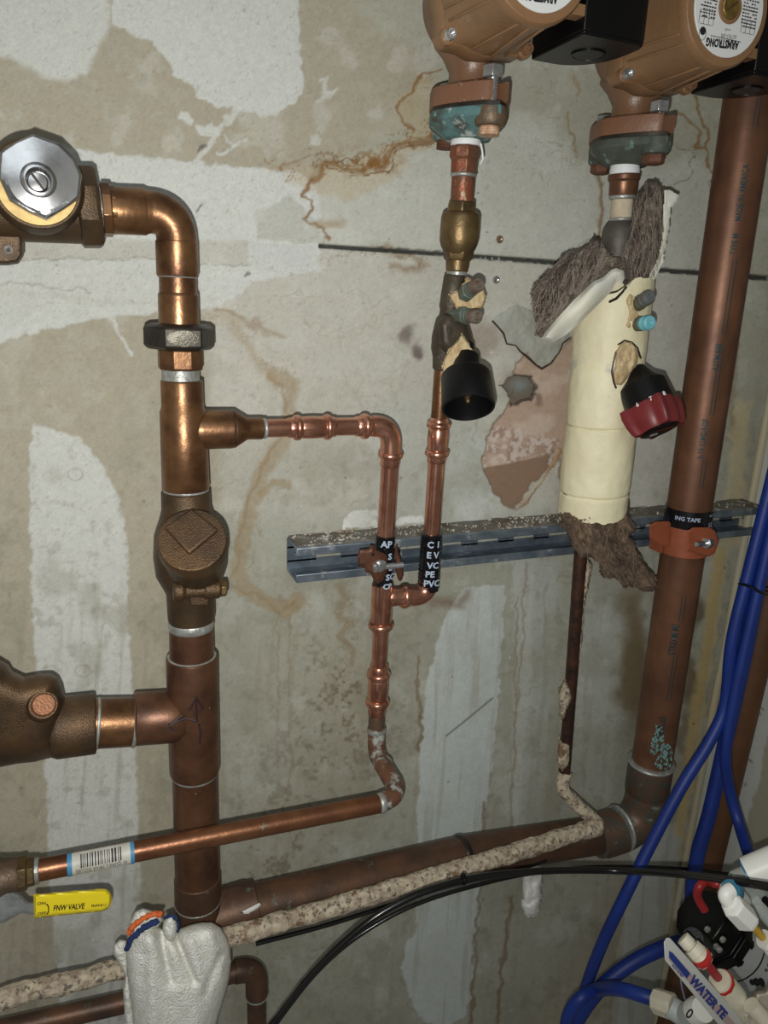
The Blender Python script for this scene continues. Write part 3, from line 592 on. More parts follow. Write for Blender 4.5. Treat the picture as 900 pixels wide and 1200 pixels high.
# ------------------------------------------------------------------ swing check valve
cv = thing('check_valve', P(224,660,dR), 'cast bronze swing check valve with raised diamond on its round cap, in the left riser', 'valve')
CA, CB = (217.5,575,dR), (225,735,dR)
m = M(); stack(m, CA, CB, [(574,50),(576,56),(596,57),(606,62),(625,76),(650,80),(672,76),(686,62),(694,55),(722,54),(726,52.5)], 'y', 40)
a = P(233,672,.085); b = P(225,632,.142)
L_ = (b-a).length; rc = S(b, 39)
m.lathe(a, b, [(-.01,rc*.75),(L_*.3,rc*.95),(L_*.72,rc*1.0),(L_*.76,rc*1.02)], 40); m.out('valve_body', MT['bronze'], cv, angle=50)
m = M(); m.lathe(a, b, [(L_*.76,rc*1.0),(L_*.78,rc*1.045),(L_*.96,rc*1.045),(L_,rc*1.0),(L_,rc*.4)], 48); cap = m.out('valve_cap', MT['bronze2'], cv, bevel=.0008)
ax = (b-a).normalized(); cs = [(225,598),(256,623),(222,651),(193,620)]
def onplane(x, y, p0, n):
    r = (P(x,y,.1)-Vector(CAM)); t = (p0-Vector(CAM)).dot(n)/r.dot(n); return Vector(CAM)+r*t
sq = [onplane(x, y, b, ax) for x, y in cs]; ctr = sum(sq, Vector())/4
m = M(); m.rings([[p-ax*.003 for p in sq], [p+ax*.0034 for p in sq], [ctr+(p-ctr)*.95+ax*.0048 for p in sq]]); m.out('wrench_pad', MT['bronze2'], cap, bevel=.0012)
m = M(); HA2, HB2 = (203,693,.118), (262,690,.118)
stack(m, HA2, HB2, [(203,18),(204,23),(214,23),(216,17),(238,17),(240,22),(257,22),(258,16)], 'x', 20); m.prism([P(214,668,.100),P(246,668,.100),P(240,700,.100),P(220,700,.100)], ext=(0,-.02,0)); m.out('hinge_boss', MT['bronze2'], cv, bevel=.0012)
m = M(); stack(m, HA2, HB2, [(258,18),(259,19),(264.5,19),(265.5,16)], 'x', 6, rot=.5); m.out('hinge_plug', MT['brass'], cv, bevel=.0006, label='small hexagonal brass plug')
# ------------------------------------------------------------------ main riser, lower run
low = thing('copper_riser', P(231,900,dR), 'thick brown copper riser below the check valve, with arrows drawn on its tee', 'pipe')
LA, LB_ = (224,730,dR), (233,1100,dR)
m = M(); stack(m, LA, LB_, [(722,50),(776,51.5)], 'y', 36); m.out('pipe_stub', MT['copper_brown'], low)
solder(LA, LB_, 731, 50, 'y', low, 6)
m = M(); stack(m, LA, LB_, [(768,51),(768.5,58),(771,59.5),(900,57.5),(904,56),(904.5,52)], 'y', 44)
QA, QB = (228,838,dR), (150,843,dR)
m2 = []; stack(m, QA, QB, [(224,34),(214,55),(204,60),(196,60.5),(158,61.5),(156,59)], 'x', 36); m.out('tee', MT['copper_brown'], low, bevel=.0008, angle=45)
solder(LA, LB_, 771, 55, 'y', low, 3.4); solder(LA, LB_, 904, 52, 'y', low, 3.5)
m = M(); stack(m, LA, LB_, [(900,51.5),(1032,51)], 'y', 36); m.out('riser_pipe', MT['copper_brown'], low)
m = M(); stack(m, (232,843,dR), (100,848,dR), [(158,56.5),(110,58.5)], 'x', 36); m.out('branch_stub', MT['copper_warm'], low)
for c in (157, 114): solder((232,843,dR), (100,848,dR), c, 57, 'x', low, 2.6)
m = M(); stack(m, LA, LB_, [(1027,50),(1028,53),(1090,53),(1091,51)], 'y', 36)
stack(m, (231,1072,dR), (290,1055,.078), [(235,40),(256,44),(288,45)], 'x', 32); m.out('bottom_tee', MT['copper_dark'], low, bevel=.0007)
solder(LA, LB_, 1055, 51.5, 'y', low, 1.6)
# hand drawn arrows on the tee
axv = (P(*LB_)-P(*LA)).normalized()
def on_cyl(x, y, A, B, wpx):
    A = P(*A); B = P(*B); t = stn(A, B, py=y); c = A+(B-A)*t; r = S(c, wpx)/2+.0004; a_ = (B-A).normalized()
    o_ = Vector(CAM); d_ = (P(x,y,.05)-o_).normalized(); oc = o_-c; dd = d_-a_*d_.dot(a_); oo = oc-a_*oc.dot(a_)
    A2 = dd.dot(dd); B2 = 2*dd.dot(oo); C2 = oo.dot(oo)-r*r; D2 = max(B2*B2-4*A2*C2, 0); return o_+d_*((-B2-math.sqrt(D2))/(2*A2))
def on_cylx(x, y, A, B, wpx):
    A = P(*A); B = P(*B); t = stn(A, B, px=x); c = A+(B-A)*t; r = S(c, wpx)/2+.0004; a_ = (B-A).normalized()
    o_ = Vector(CAM); d_ = (P(x,y,.05)-o_).normalized(); oc = o_-c; dd = d_-a_*d_.dot(a_); oo = oc-a_*oc.dot(a_)
    A2 = dd.dot(dd); B2 = 2*dd.dot(oo); C2 = oo.dot(oo)-r*r; D2 = max(B2*B2-4*A2*C2, 0); return o_+d_*((-B2-math.sqrt(D2))/(2*A2))
m = M()
for pl in ([(230,817),(230,830),(231,846)], [(222,832),(230,817),(238,831)], [(230,845),(218,842),(206,846),(199,851)], [(214,838),(205,845),(198,851)], [(198,848),(200,854),(208,855)], [(233,848),(235,858),(234,872)]):
    ps = [on_cyl(x, y, LA, LB_, 58.2) if x >= 216 else on_cylx(x, y, QA, QB, 61) for x, y in pl]; m.tube(dense(ps, .003), .0011, 6)
m.out('drawn_arrows', MT['marker'], low, label='dark hand drawn arrows pointing up and left')
# ------------------------------------------------------------------ top-left balancing valve
bv = thing('balancing_valve', P(42,230,.08), 'bronze valve with shiny silver hexagonal cap at upper left', 'valve')
m = M(); stack(m, (-70,243,dR), (130,244,dR), [(-70,70),(-10,74),(60,78),(92,80)], 'x', 36)
stack(m, (-70,243,dR), (130,244,dR), [(90,84),(93,93),(112,93),(117,86),(117.5,60)], 'x', 8, rot=math.pi/8)
a = P(43,224,.06); b = P(43,216,.132); L_ = (b-a).length; r1 = S(b, 56)
m.lathe(a, b, [(0,r1*1.02),(L_*.6,r1*1.0),(L_*.85,r1*.95),(L_*.95,r1*.87)], 48)
m.inflate([(-60,270),(24,268),(28,280),(28,300),(22,309),(10,311),(-60,311)], .085, .014, .014, edge=5)
m.out('valve_body', MT['bronze'], bv, bevel=.0015, angle=40)
m = M(); m.lathe(a, b, [(L_*.9,r1*.80),(L_*.96,r1*.82),(L_*1.0,r1*.80)], 40); m.out('brass_collar', MT['brass_bright'], bv)
p0 = P(46,208,.142); n_ = (Vector((0.07,-1,0.10))).normalized()
hexp = [onplane(x, y, p0, n_) for x, y in [(38,157),(70,168),(88,186),(96,205),(93,231),(76,243),(55,256),(34,247),(11,233),(-1,207),(0,178),(18,166)]]
ctr = onplane(45, 212, p0, n_)
def conebowl():
    m = M(); R = []; k = len(hexp)
    dens = []
    for i in range(k):
        for q in range(4): dens.append(hexp[i]*(1-q/4)+hexp[(i+1)%k]*(q/4))
    R.append([p-n_*.009 for p in dens]); R.append([p for p in dens]); R.append([ctr+(p-ctr)*.965+n_*.0008 for p in dens])
    rr_ = S(ctr, 19); rm = sum((p-ctr).length for p in dens)/len(dens)
    for i_ in range(34):
        q = .955-(.955-.44)*i_/33; bl = min(1, (1-q)*4); R.append([ctr+(p-ctr).normalized()*(q*((p-ctr).length*(1-bl)+rm*bl))+n_*(.0008+.0035*(1-q)+(.00013 if i_%2 else 0)) for p in dens])
    u = Vector((1,0,0)); u = (u-n_*u.dot(n_)).normalized(); w = n_.cross(u)
    # match ring order to dens by angle
    def circ(r, h): 
        out = []
        for p in dens:
            d = p-ctr; d -= n_*d.dot(n_); out.append(ctr+d.normalized()*r+n_*h)
        return out
    for r, h in ((rr_*1.04,.0028),(rr_,.0034),(rr_*.74,.0036),(rr_*.70,.0030),(rr_*.69,-.008)): R.append(circ(r, h))
    m.rings(R, 0, True); return m, circ, rr_
m, circ, rr_ = conebowl(); cap = m.out('hex_cap', MT['steel'], bv, angle=50, label='machined silver hexagonal cap')
# turned grooves on the cap
nt = MT['steel'].node_tree
m = M(); c2 = onplane(44, 214, p0, n_); m.lathe(c2-n_*.006, c2, [(0,rr_*.60),(.0065,rr_*.60),(.0085,rr_*.52),(.009,rr_*.2)], 28); scr = m.out('adjusting_screw', MT['steel'], cap)
m = M(); u = (onplane(52,225,p0,n_)-onplane(36,203,p0,n_)).normalized(); w = n_.cross(u); m.box(c2+n_*.0028, rr_*1.05, .0016, .0016, (u, w, n_)); m.out('screw_slot', MT['iron_black'], scr)
m = M(); c3 = onplane(9, 292, P(9,292,.10), Vector((0,-1,0))); m.lathe(c3, c3+Vector((0,-1,0)), [(0,.0035),(.0008,.0035),(.0010,.0018),(.0004,.0002)], 12); m.out('foot_rivet', MT['iron_black'], bv)
# ------------------------------------------------------------------ lower-left bronze strainer
ys_ = thing('bronze_strainer', P(60,850,dR), 'large rough cast bronze Y strainer body at the left edge', 'strainer')
m = M(); stack(m, (40,856,dR), (150,843,dR), [(60,66),(66,71),(68,71.5),(110,70),(112,68),(112.3,60)], 'x', 40)
YP = [(-60,735),(-20,762),(0,773),(10,779),(14,786),(28,793),(44,790),(60,789),(68,794),(73,804),(76,818),(72,850),(68,886),(40,893),(20,895),(0,899),(-60,908)]
m.inflate(YP, dR, .034, .034, edge=34, step=2.0); m.out('strainer_body', MT['bronze2'], ys_, angle=60)
m = M(); a = P(47,830,.108); b = P(51,826,.128); m.lathe(a, b, [(-.004,S(b,18)),((b-a).length*.8,S(b,17.5)),((b-a).length*.9,S(b,15.5))], 30); m.out('plug_boss', MT['bronze2'], ys_)
m = M(); m.lathe(a, b, [((b-a).length*.8,S(b,13.5)),((b-a).length*1.05,S(b,13.3)),((b-a).length*1.12,S(b,12.2))], 30); m.out('drain_plug', mat('coppery_plug', (.26,.115,.055), .5, .5, bump=.6, bs=500), ys_, bevel=.0005)
m = M(); o_ = P(2,862,.1245); U1 = (P(22,828,.1245)-o_).normalized(); U2 = U1.cross(Vector((0,1,0))); U2 = -U2 if U2.z > 0 else U2
for s_, dx, dy in (('CF8',0,-.010),('200',.001,.001),('CWP',.004,.012)):
    text_mesh(m, s_, .0125, lambda x, y, dx=dx, dy=dy: o_+U1*(x+dx)-U2*(y-dy)*1.0+Vector((0,-.0022,0)), cond=.8, bold=.0001)
# cast letters get thickness
base = list(m.v); nb = len(base); m.v += [v+Vector((0,.003,0)) for v in base]
m.out('cast_lettering', MT['bronze2'], ys_, smooth=False)
# ------------------------------------------------------------------ press-fit branch
dB = .075
br = thing('copper_branch', P(455,520,dB), 'shiny new press-fit copper branch from the left riser tee, bending down past the channel', 'pipe')
EA, EB = (264,503,dR), (430,499.5,dB)
m = M(); stack(m, EA, EB, [(272,44),(274,44.5),(288,27),(291,25.5),(306,25.5),(307,23)], 'x', 30); m.out('reducer', MT['copper_warm'], br, angle=50)
for c, w in ((274,41),(309.5,22)): solder(EA, EB, c, w, 'x', br, 2.2)
m = M(); stack(m, EA, EB, [(302,21.5),(417,21)], 'x', 26); m.out('pipe', MT['copper_new'], br)
def press(A, B, a0, a1, r1, r2, w, ax, parent, name='press_coupling'):
    pr = [(a0,w+1),(a0+1,w+3.6)] + ring_prof(r1, w+4, w+10.5, 4) 
    if r2 is not None:
        pr += [(r1+6,w+5.6),((r1+r2)/2,w+6.6),(r2-6,w+5.6)] + ring_prof(r2, w+4, w+10.5, 4)
    pr += [(a1-1,w+3.6),(a1,w+1)]
    m = M(); stack(m, A, B, pr, ax, 30); return m.out(name, MT['copper_new'], parent, angle=60)
press(EA, EB, 337, 393, 348, 383, 20, 'x', br)
press(EA, EB, 416, 442, 427, None, 20, 'x', br, 'elbow_socket')
eV = (457.5,560,dB); c0 = line3(EA, EB, stn(P(*EA), P(*EB), px=436)); cor = P(458.5,499,dB); e1 = P(457.8,530,dB)
ps = fillet([c0, cor, e1], .019, 14); m = M(); m.tube(ps, S(cor,25)/2, 30); m.out('press_elbow', MT['copper_new'], br, angle=60)
VA, VB = (458.3,520,dB), (448,690,.068)
press(VA, VB, 518, 547, 533, None, 19.5, 'y', br, 'elbow_socket')
m = M(); stack(m, VA, VB, [(540,20.5),(696,20)], 'y', 26); m.out('pipe', MT['copper_new'], br)
# lower tee on the branch and pipe to the coupling
WA, WB = (448,690,.068), (441,850,.068)
m = M(); stack(m, WA, WB, [(684,20),(685,25),(726,25)]+ring_prof(733,23,30,4)+[(738.5,23),(740,20.5)], 'y', 30)
JA, JB = (447,700,.068), (486,698.5,.068)
stack(m, JA, JB, [(449,14),(455,22),(460,23),(466,22)]+ring_prof(474,23,29,4.5)+[(480,22)], 'x', 28); m.out('press_tee', MT['copper_new'], br, angle=50)
m = M(); stack(m, WA, WB, [(736,18.5),(852,18)], 'y', 26); m.out('pipe', MT['copper_new'], br)
press(WA, WB, 779, 837, 791, 823, 18, 'y', br)
m = M(); stack(m, WA, WB, [(838,18.8),(853,19.0)], 'y', 26); m.out('tarnished_end', MT['verdigris_copper'], br, label='green stained pipe end above the old elbow')
# ------------------------------------------------------------------ second new pipe, from the dark drain valve to the tee
dC = .068
b2 = thing('copper_drop', P(508,560,dC), 'shiny new copper pipe dropping from the black knob valve to the small return elbow', 'pipe')
XA, XB = (519,425,.075), (502,684,dC)
m = M(); stack(m, XA, XB, [(425,19.5),(500,20)], 'y', 26); m.out('pipe', MT['copper_warm'], b2)
press(XA, XB, 489, 542, 498, 531, 18.5, 'y', b2)
m = M(); stack(m, XA, XB, [(536,19.5),(686,19)], 'y', 26); m.out('pipe', MT['copper_new'], b2)
m = M(); ps = fillet([P(502.5,672,dC), P(501,698.5,dC), P(478,698.8,.068)], .018, 12); m.tube(ps, S(ps[0],24)/2, 30)
m.out('return_elbow', MT['copper_new'], b2, angle=60)
# vinyl tape wraps with pale lettering
def tapewrap(A, B, y0, y1, w, label, rows, wob=.0009):
    t = thing('vinyl_tape', line3(A, B, stn(P(*A), P(*B), py=(y0+y1)/2)), label, 'tape')
    m = M(); pr = []; k = 14
    for i in range(k+1):
        y = y0+(y1-y0)*i/k; pr += [(y, w+random.uniform(-.6,1.0)), (y+.35, w+1.6+random.uniform(-.4,.6))]
    stack(m, A, B, [(y0-.3,w-3)]+pr+[(y1+.8,w-3)], 'y', 28); m.out('wrap', MT['tape'], t)
    m = M(); Aw, Bw = P(*A), P(*B)
    for (s_, y, off, sz) in rows:
        c = Aw+(Bw-Aw)*stn(Aw, Bw, py=y); r = S(c, w+3.0)/2+.0006; L0 = (c-Aw).length
        text_mesh(m, s_, S(c, sz), cyl_map(Aw, Bw, r, off, L0, 'ring', sgn=RSG, dirn=-1, lift=.0004), bold=S(c,.35))
    m.out('tape_print', MT['ink_pale'], t, smooth=False); return t
RSG = -1
tapewrap(VA, VB, 627, 689, 21.5, 'lettered black vinyl tape on the left new pipe, at the open clamp', [('AP',637,.75,11),('S',651,.05,10.5),('PL',664,.35,10.5),('SC',675,.15,10.5),('CP',685,.35,9)])
tapewrap(XA, XB, 625, 690, 24, 'lettered black vinyl tape on the right new pipe, just above the small return elbow', [('C 1',637,.75,10.5),('E V',649,.75,10.5),('VC',661,.65,10.5),('PE',671,.75,10.5),('PVC',682,.85,11)])
# ------------------------------------------------------------------ old copper run below, crossing in front of the riser
dO = .140
oc = thing('old_copper_pipe', P(250,980,dO), 'old brown copper pipe crossing in front of the left riser with a barcode sticker', 'pipe')
ps = dense([P(446,941.5,dO), P(44,1020,dO)], .01); m = M(); m.tube(ps, [S(ps[0],21.5)/2*(1) for p in ps], 30); m.out('pipe', mat('streaked_copper', (.27,.12,.055), .36, .68, var=(.16,.065,.035), vs=26, bump=.2, bs=260, rvar=.08, spots=[(70,.69,.04,(.12,.30,.30)),(55,.62,.06,(.09,.045,.03))]), oc)
ps = fillet([P(441,852,.068), P(441.5,884,.072), P(468,931,.135), P(444,942,dO)], [.012,.016], 8)
m = M(); m.tube(ps, [S2(441,860,.07,20.5)/2]*len(ps), 28, wob=.0006, wf=80); m.out('offset_elbow', mat('whitened_old_elbow', (.20,.09,.05), .5, .3, var=(.11,.06,.04), vs=50, bump=.6, bs=180, spots=[(60,.50,.10,(.36,.39,.36))]), oc, angle=60)
def collar(p, q, r, parent, L=.006, name='solder_ring'):
    p = Vector(p); q = Vector(q); m = M(); m.lathe(p, q, [(-L/2,r*.98),(-L/3,r*1.08),(0,r*1.11),(L/3,r*1.08),(L/2,r*.98)], 26); return m.out(name, MT['solder'], parent)
rr_ = S2(441,860,.07,20.5)/2
collar(P(441,856,.068), P(441.3,880,.072), rr_, oc); collar(P(449,896,.087), P(460,916,.118), rr_, oc); collar(P(447,941,dO), P(400,950,dO), S(P(447,941,dO),21.5)/2, oc, .007); 
m = M(); ps = [P(479,930,dO)]; 
pA, pB = P(447,941.3,dO), P(44,1020,dO); axs = (pB-pA).normalized(); pr_ = S(pA, 21.5)/2
tA = stn(pA, pB, px=157); tB = stn(pA, pB, px=79); cA = pA+(pB-pA)*tA; cB = pA+(pB-pA)*tB; LL = (cB-cA).length
def patch_on(A, B, r, L0, L1, q0, q1, name, mt, parent, lift=.0004, **k):
    A = Vector(A); ax_ = (Vector(B)-A).normalized(); u = Vector((0,-1,0)); u = (u-ax_*u.dot(ax_)).normalized(); w = ax_.cross(u); m = M()
    rs = [[A+ax_*h+(u*math.cos(q)+w*math.sin(q))*(r+lift) for q in np.linspace(q0, q1, 20)] for h in np.linspace(L0, L1, 6)]
    m.rings(rs, 0, False, False); rs2 = [[A+ax_*h+(u*math.cos(q)+w*math.sin(q))*(r+lift*.2) for q in np.linspace(q0, q1, 20)] for h in np.linspace(L0, L1, 6)]
    m.rings(rs2, 0, False, False); return m.out(name, mt, parent, **k)
wz_ = axs.cross((Vector((0,-1,0))-axs*Vector((0,-1,0)).dot(axs)).normalized()).z; q_a, q_b = ((-.8,1.75) if wz_ > 0 else (-1.75,.8))
stk = patch_on(cA, cB, pr_, 0, LL, q_a, q_b, 'barcode_sticker', MT['sticker'], oc, label='worn white barcode sticker with blue ends')
patch_on(cA, cB, pr_, 0, LL*.06, q_a, q_b, 'blue_end', MT['stick_blue'], stk, lift=.0006); patch_on(cA, cB, pr_, LL*.93, LL, q_a, q_b, 'blue_end', MT['stick_blue'], stk, lift=.0006)
m = M(); u = Vector((0,-1,0)); u = (u-axs*u.dot(axs)).normalized(); w = axs.cross(u); hh = LL*.20
while hh < LL*.82:
    bw = random.choice([.0007,.0007,.0011,.0016]); qs = np.linspace(-1.35, -.15, 8) if w.z < 0 else np.linspace(.15, 1.35, 8)
    m.rings([[cA+axs*h+(u*math.cos(q)+w*math.sin(q))*(pr_+.0007) for q in qs] for h in (hh, hh+bw)], 0, False, False); hh += bw+random.choice([.0007,.0010,.0014])
m.out('barcode', MT['ink_black'], stk, smooth=False)
sg = 1 if w.z > 0 else -1
m = M(); text_mesh(m, '01 QUAIS L 59FAR OCLUES', .0058, cyl_map(cA, cB, pr_, sg*.05, LL*.12, 'axis', sgn=-sg, dirn=1, lift=.0007), cond=.62); m.out('sticker_text', MT['ink_black'], stk, smooth=False)
# ------------------------------------------------------------------ ball valve at left edge with yellow lever
lv = thing('ball_valve', P(10,1025,dO), 'corroded ball valve at the left edge with a lettered yellow lever', 'valve')
m = M(); stack(m, (-60,1041,dO), (60,1017,dO), [(-60,44),(-20,50),(-5,48),(8,42),(18,40),(22,36)], 'x', 30); m.out('valve_body', mat('limescaled_valve', (.16,.10,.06), .55, .4, var=(.09,.065,.045), vs=60, bump=1, bs=150, spots=[(45,.52,.08,(.40,.43,.40))]), lv)
m = M(); stack(m, (-60,1041,dO), (60,1017,dO), [(20,32),(21,40),(31,40),(32,34),(40,33),(41,27)], 'x', 6, rot=.2); m.out('valve_hex', MT['brass'], lv, bevel=.0006)
m = M(); stack(m, (-60,1041,dO), (60,1017,dO), [(40,25),(41,30),(45,29),(47,23)], 'x', 26); m.out('solder_ring', MT['solder'], lv)
m = M(); m.inflate([(-30,1046),(5,1046),(14,1044),(24,1048),(32,1057),(44,1058),(50,1062),(50,1072),(38,1072),(26,1070),(14,1076),(4,1082),(-30,1080)], .152, .003, .001, edge=3); m.out('lever', mat('galvanised_lever', (.40,.42,.42), .45, .5, var=(.25,.26,.26), vs=70, bump=.5), lv, label='twisted galvanised lever arm')
m = M(); m.inflate([(39,1048),(70,1045),(118,1041.5),(125,1042),(130,1047),(131,1056),(128,1064),(121,1068),(80,1072),(40,1076)], .160, .0045, .0045, edge=4, prof=.5); gp = m.out('yellow_grip', MT['yellow'], lv, label='flat bright yellow vinyl grip')
def flat_text(m, s_, px, py, d, size_px, ang, cond=1, bold=0, mi=0, align='LEFT', uvec=None):
    o0 = P(px,py,d); a2 = math.radians(ang); x1 = P(px+20*math.cos(a2), py+20*math.sin(a2), d); U1 = (x1-o0).normalized()
    U2 = Vector((0,1,0)).cross(U1); U2 = -U2 if U2.z < 0 else U2
    if uvec is not None: U2 = uvec(U1)
    sz = S(o0, size_px); text_mesh(m, s_, sz, lambda x, y: o0+U1*x+U2*y, mi, align, cond, bold*sz)
m = M(); flat_text(m, 'FNW VALVE', 62, 1067.5, .1653, 10.5, -4.5, .60, .03); flat_text(m, 'FNW411', 106.5, 1063.5, .1653, 5.5, -5, .8, .02); flat_text(m, 'ON', 43, 1061, .1653, 6, -5, 1, .02); flat_text(m, 'OFF', 43.5, 1072.5, .1653, 5.5, -5, 1, .02)
ps = [P(54+3*math.cos(q), 1065.5+6*math.sin(q), .1650) for q in np.linspace(-1.4,1.4,9)]; m.tube(ps, .0005, 6); m.out('grip_lettering', MT['ink_black'], gp, smooth=False)
# ------------------------------------------------------------------ big right-hand pipe, elbow and dark run to the left
dP = .075
bp_ = thing('large_copper_pipe', P(800,560,dP), 'large brown copper pipe on the right in the orange clamp, turning left at its foot', 'pipe')
PA = P(884,75,dP); PB = P(762,905,dP); rP = S2(800,560,dP,51)/2
m = M(); tA_ = PA+(PA-PB)*.25; m.tube([tA_, PB], rP, 40); pp = m.out('pipe', MT['copper_red'], bp_)
Lc = P(756,925,dP); cor = P(752,968,dP); Ld = P(700,984,dP)
m = M(); ps = fillet([P(759,918,dP), P(752,966,dP), P(705,981,dP)], .045, 14); m.tube(ps, rP*1.06, 36)
m.lathe(P(763,893,dP), P(758,925,dP), [(0,rP*1.06),(.001,rP*1.12),(.045,rP*1.12),(.047,rP*1.06)], 36); q1 = P(722,972,dP); q2 = P(690,983,dP); m.lathe(q1, q2, [(0,rP*1.05),(.001,rP*1.1),(.035,rP*1.1),(.036,rP*1.02)], 36)
m.out('elbow', MT['verdigris_copper'], bp_, angle=50)
collar(P(763,893,dP), P(758,925,dP), rP*1.08, bp_, .006); collar(P(727,970,dP), P(690,983,dP), rP*1.08, bp_, .006)
LE = P(262,1072,.085); m = M(); m.tube(dense([P(712,977,dP), P(545,1003,dP+.003), LE], .02), rP*.93, 34); run = m.out('horizontal_run', MT['copper_dark'], bp_)
m = M(); a = P(541,1004,dP+.003); b = P(300,1058,.085); m.lathe(a, b, [(-.004,rP*.95),(-.002,rP*.99),(.002,rP*.99),(.004,rP*.95)], 34); m.out('joint_band', MT['iron_black'], bp_)
m = M(); a = P(300,1061,.085); b = P(262,1072,.085); m.lathe(a, b, [(0,rP*.95),(.001,rP*1.02),(.05,rP*1.02)], 34); m.out('end_cup', MT['copper_dark'], bp_)
m = M(); m.inflate([(282,1070),(292,1064),(304,1058),(307,1060),(300,1066),(290,1072)], .118, .0015, .0005, edge=2, rag=.6, step=1); m.out('paint_splash', MT['foam'], bp_)
# verdigris bloom and print
m = M(); axp = (PB-PA).normalized(); LP = (PB-PA).length
def pstat(y): return stn(PA, PB, py=y)*LP
wv = axp.cross((Vector((0,-1,0))-axp*Vector((0,-1,0)).dot(axp)).normalized()); sgx = 1 if wv.x > 0 else -1
def paxis(s_, y, off, size_px, up=True, cond=.7, bold=.02):
    sz = S(PA+axp*pstat(y), size_px)
    text_mesh(m, s_, sz, cyl_map(PA, PB, rP, sgx*off, pstat(y), 'axis', sgn=-sgx*(1 if up else -1), dirn=-1 if up else 1, lift=.0004), cond=cond, bold=bold*sz)
def prow(s_, y, off, sz):
    global m
    m = M(); paxis(s_, y, off, sz); m.out('pipe_lettering', MT['ink_teal'], pp, smooth=False)
for a_ in (('MADE IN AMERICA', 262, -.42, 10), ('TYPE M', 300, -.42, 10), ('ASTM B88', 432, -.42, 10), ('9-19 02MD/NSF', 533, -.50, 10), ('STREAM MI', 757, -.45, 11), ('MUELLER', 850, -.45, 9)): prow(*a_)
for y0, y1 in ((92,155),(305,390),(405,482),(534,566),(690,718),(758,810)):
    m = M()
    for off in (-.50,-.34):
        u = (Vector((0,-1,0))-axp*Vector((0,-1,0)).dot(axp)).normalized(); q = sgx*off; c_ = u*math.cos(q)+wv*math.sin(q); t_ = -u*math.sin(q)+wv*math.cos(q)
        a = PA+axp*pstat(y0)+c_*(rP+.0004); b = PA+axp*pstat(y1)+c_*(rP+.0004); m.add([a-t_*.0005, a+t_*.0005, b+t_*.0005, b-t_*.0005], [[0,1,2,3]])
    m.out('printed_stripe', MT['ink_teal'], pp, smooth=False)
def crust(name, poly, mt, parent, A, B, wpx, n=60, sz=.0013):
    m = M(); pl = np.array(poly); k = 0
    while k < n:
        x = random.uniform(pl[:,0].min(), pl[:,0].max()); y = random.uniform(pl[:,1].min(), pl[:,1].max())
        if psd(np.array([x]), np.array([y]), pl)[0] > 0: continue
        c = on_cyl(x, y, A, B, wpx); r = sz*random.uniform(.4,1.3); nrm = (Vector(CAM)-c).normalized(); u = nrm.cross(Vector((0,0,1))).normalized(); w = nrm.cross(u)
        q0 = random.random()*6; ring = [c+(u*math.cos(q)*r*random.uniform(.6,1.2)+w*math.sin(q)*r*random.uniform(.9,2.0)) for q in np.linspace(q0, q0+6.28, 8)[:-1]]
        m.rings([ring, [c+(p-c)*.6+nrm*.0007 for p in ring]]); k += 1
    return m.out(name, mt, parent)
crust('verdigris_bloom', [(768,848),(776,850),(778,868),(790,880),(784,905),(770,900),(762,880)], mat('pale_verdigris', (.14,.27,.26), .8, bump=.5), bp_, (884,75,dP), (762,905,dP), 50.8, 170)
# ------------------------------------------------------------------ plaster-crusted pipe
pc = thing('plastered_pipe', P(480,1040,.115), 'thin plaster-crusted pipe running below the dark pipe and up to the torn insulation', 'pipe')
r3 = S2(480,1045,.118,22)/2
ps = dense(fillet([P(700,968,.100), P(560,1012,.118), P(270,1098,.128), P(130,1138,.128), P(-60,1186,.128)], .02, 4), .005)
m = M(); m.tube(ps, [r3*(1-.12*i/len(ps)) for i in range(len(ps))], 26, wob=.0022, wf=55); m.out('crusted_run', MT['plaster'], pc, angle=70)
ps = dense(fillet([P(662,905,.062), P(657,925,.066), P(704,968,.098), P(690,973,.102)], [.012,.010], 6), .004); m = M(); m.tube(ps, r3*.80, 24, wob=.0012, wf=70); m.out('crusted_elbow', MT['plaster'], pc, angle=70)
ps = dense([P(681,640,.068), P(661,908,.062)], .005); m = M(); m.tube(ps, r3*.70, 24, wob=.0003, wf=90); m.out('bare_riser', MT['rustpipe'], pc, label='bare dark rusty length of pipe')
m = M(); 
for poly, d in (([(659,800),(663,795),(670,808),(672,818),(668,826),(663,838),(657,846),(655,830),(654,808)], .064), ([(655,862),(661,870),(669,872),(668,898),(658,905),(652,895)], .064)):
    m.inflate(poly, d, .009, .0, step=1.4, rag=1.2, nz=.002, nf=70, edge=5)
m.inflate([(687,655),(692,660),(694,668),(690,688),(686,700),(681,760),(677,790),(680,740),(684,690)], .058, .003, .0, step=1.4, rag=1.0, nz=.002, nf=70, edge=3)
m.out('plaster_remnant', MT['plaster'], pc)
m = M(); m.inflate([(611,1008),(634,1004),(635,1030),(634,1055),(632,1068),(625,1075),(617,1073),(611,1060),(614,1040)], .080, .009, .006, step=1.6, rag=1.0, nz=.003, nf=45, edge=9); tag(m.out('foam_drip', MT['foam']), 'white foam drip hanging under the plastered pipe near its right end', 'foam drip')
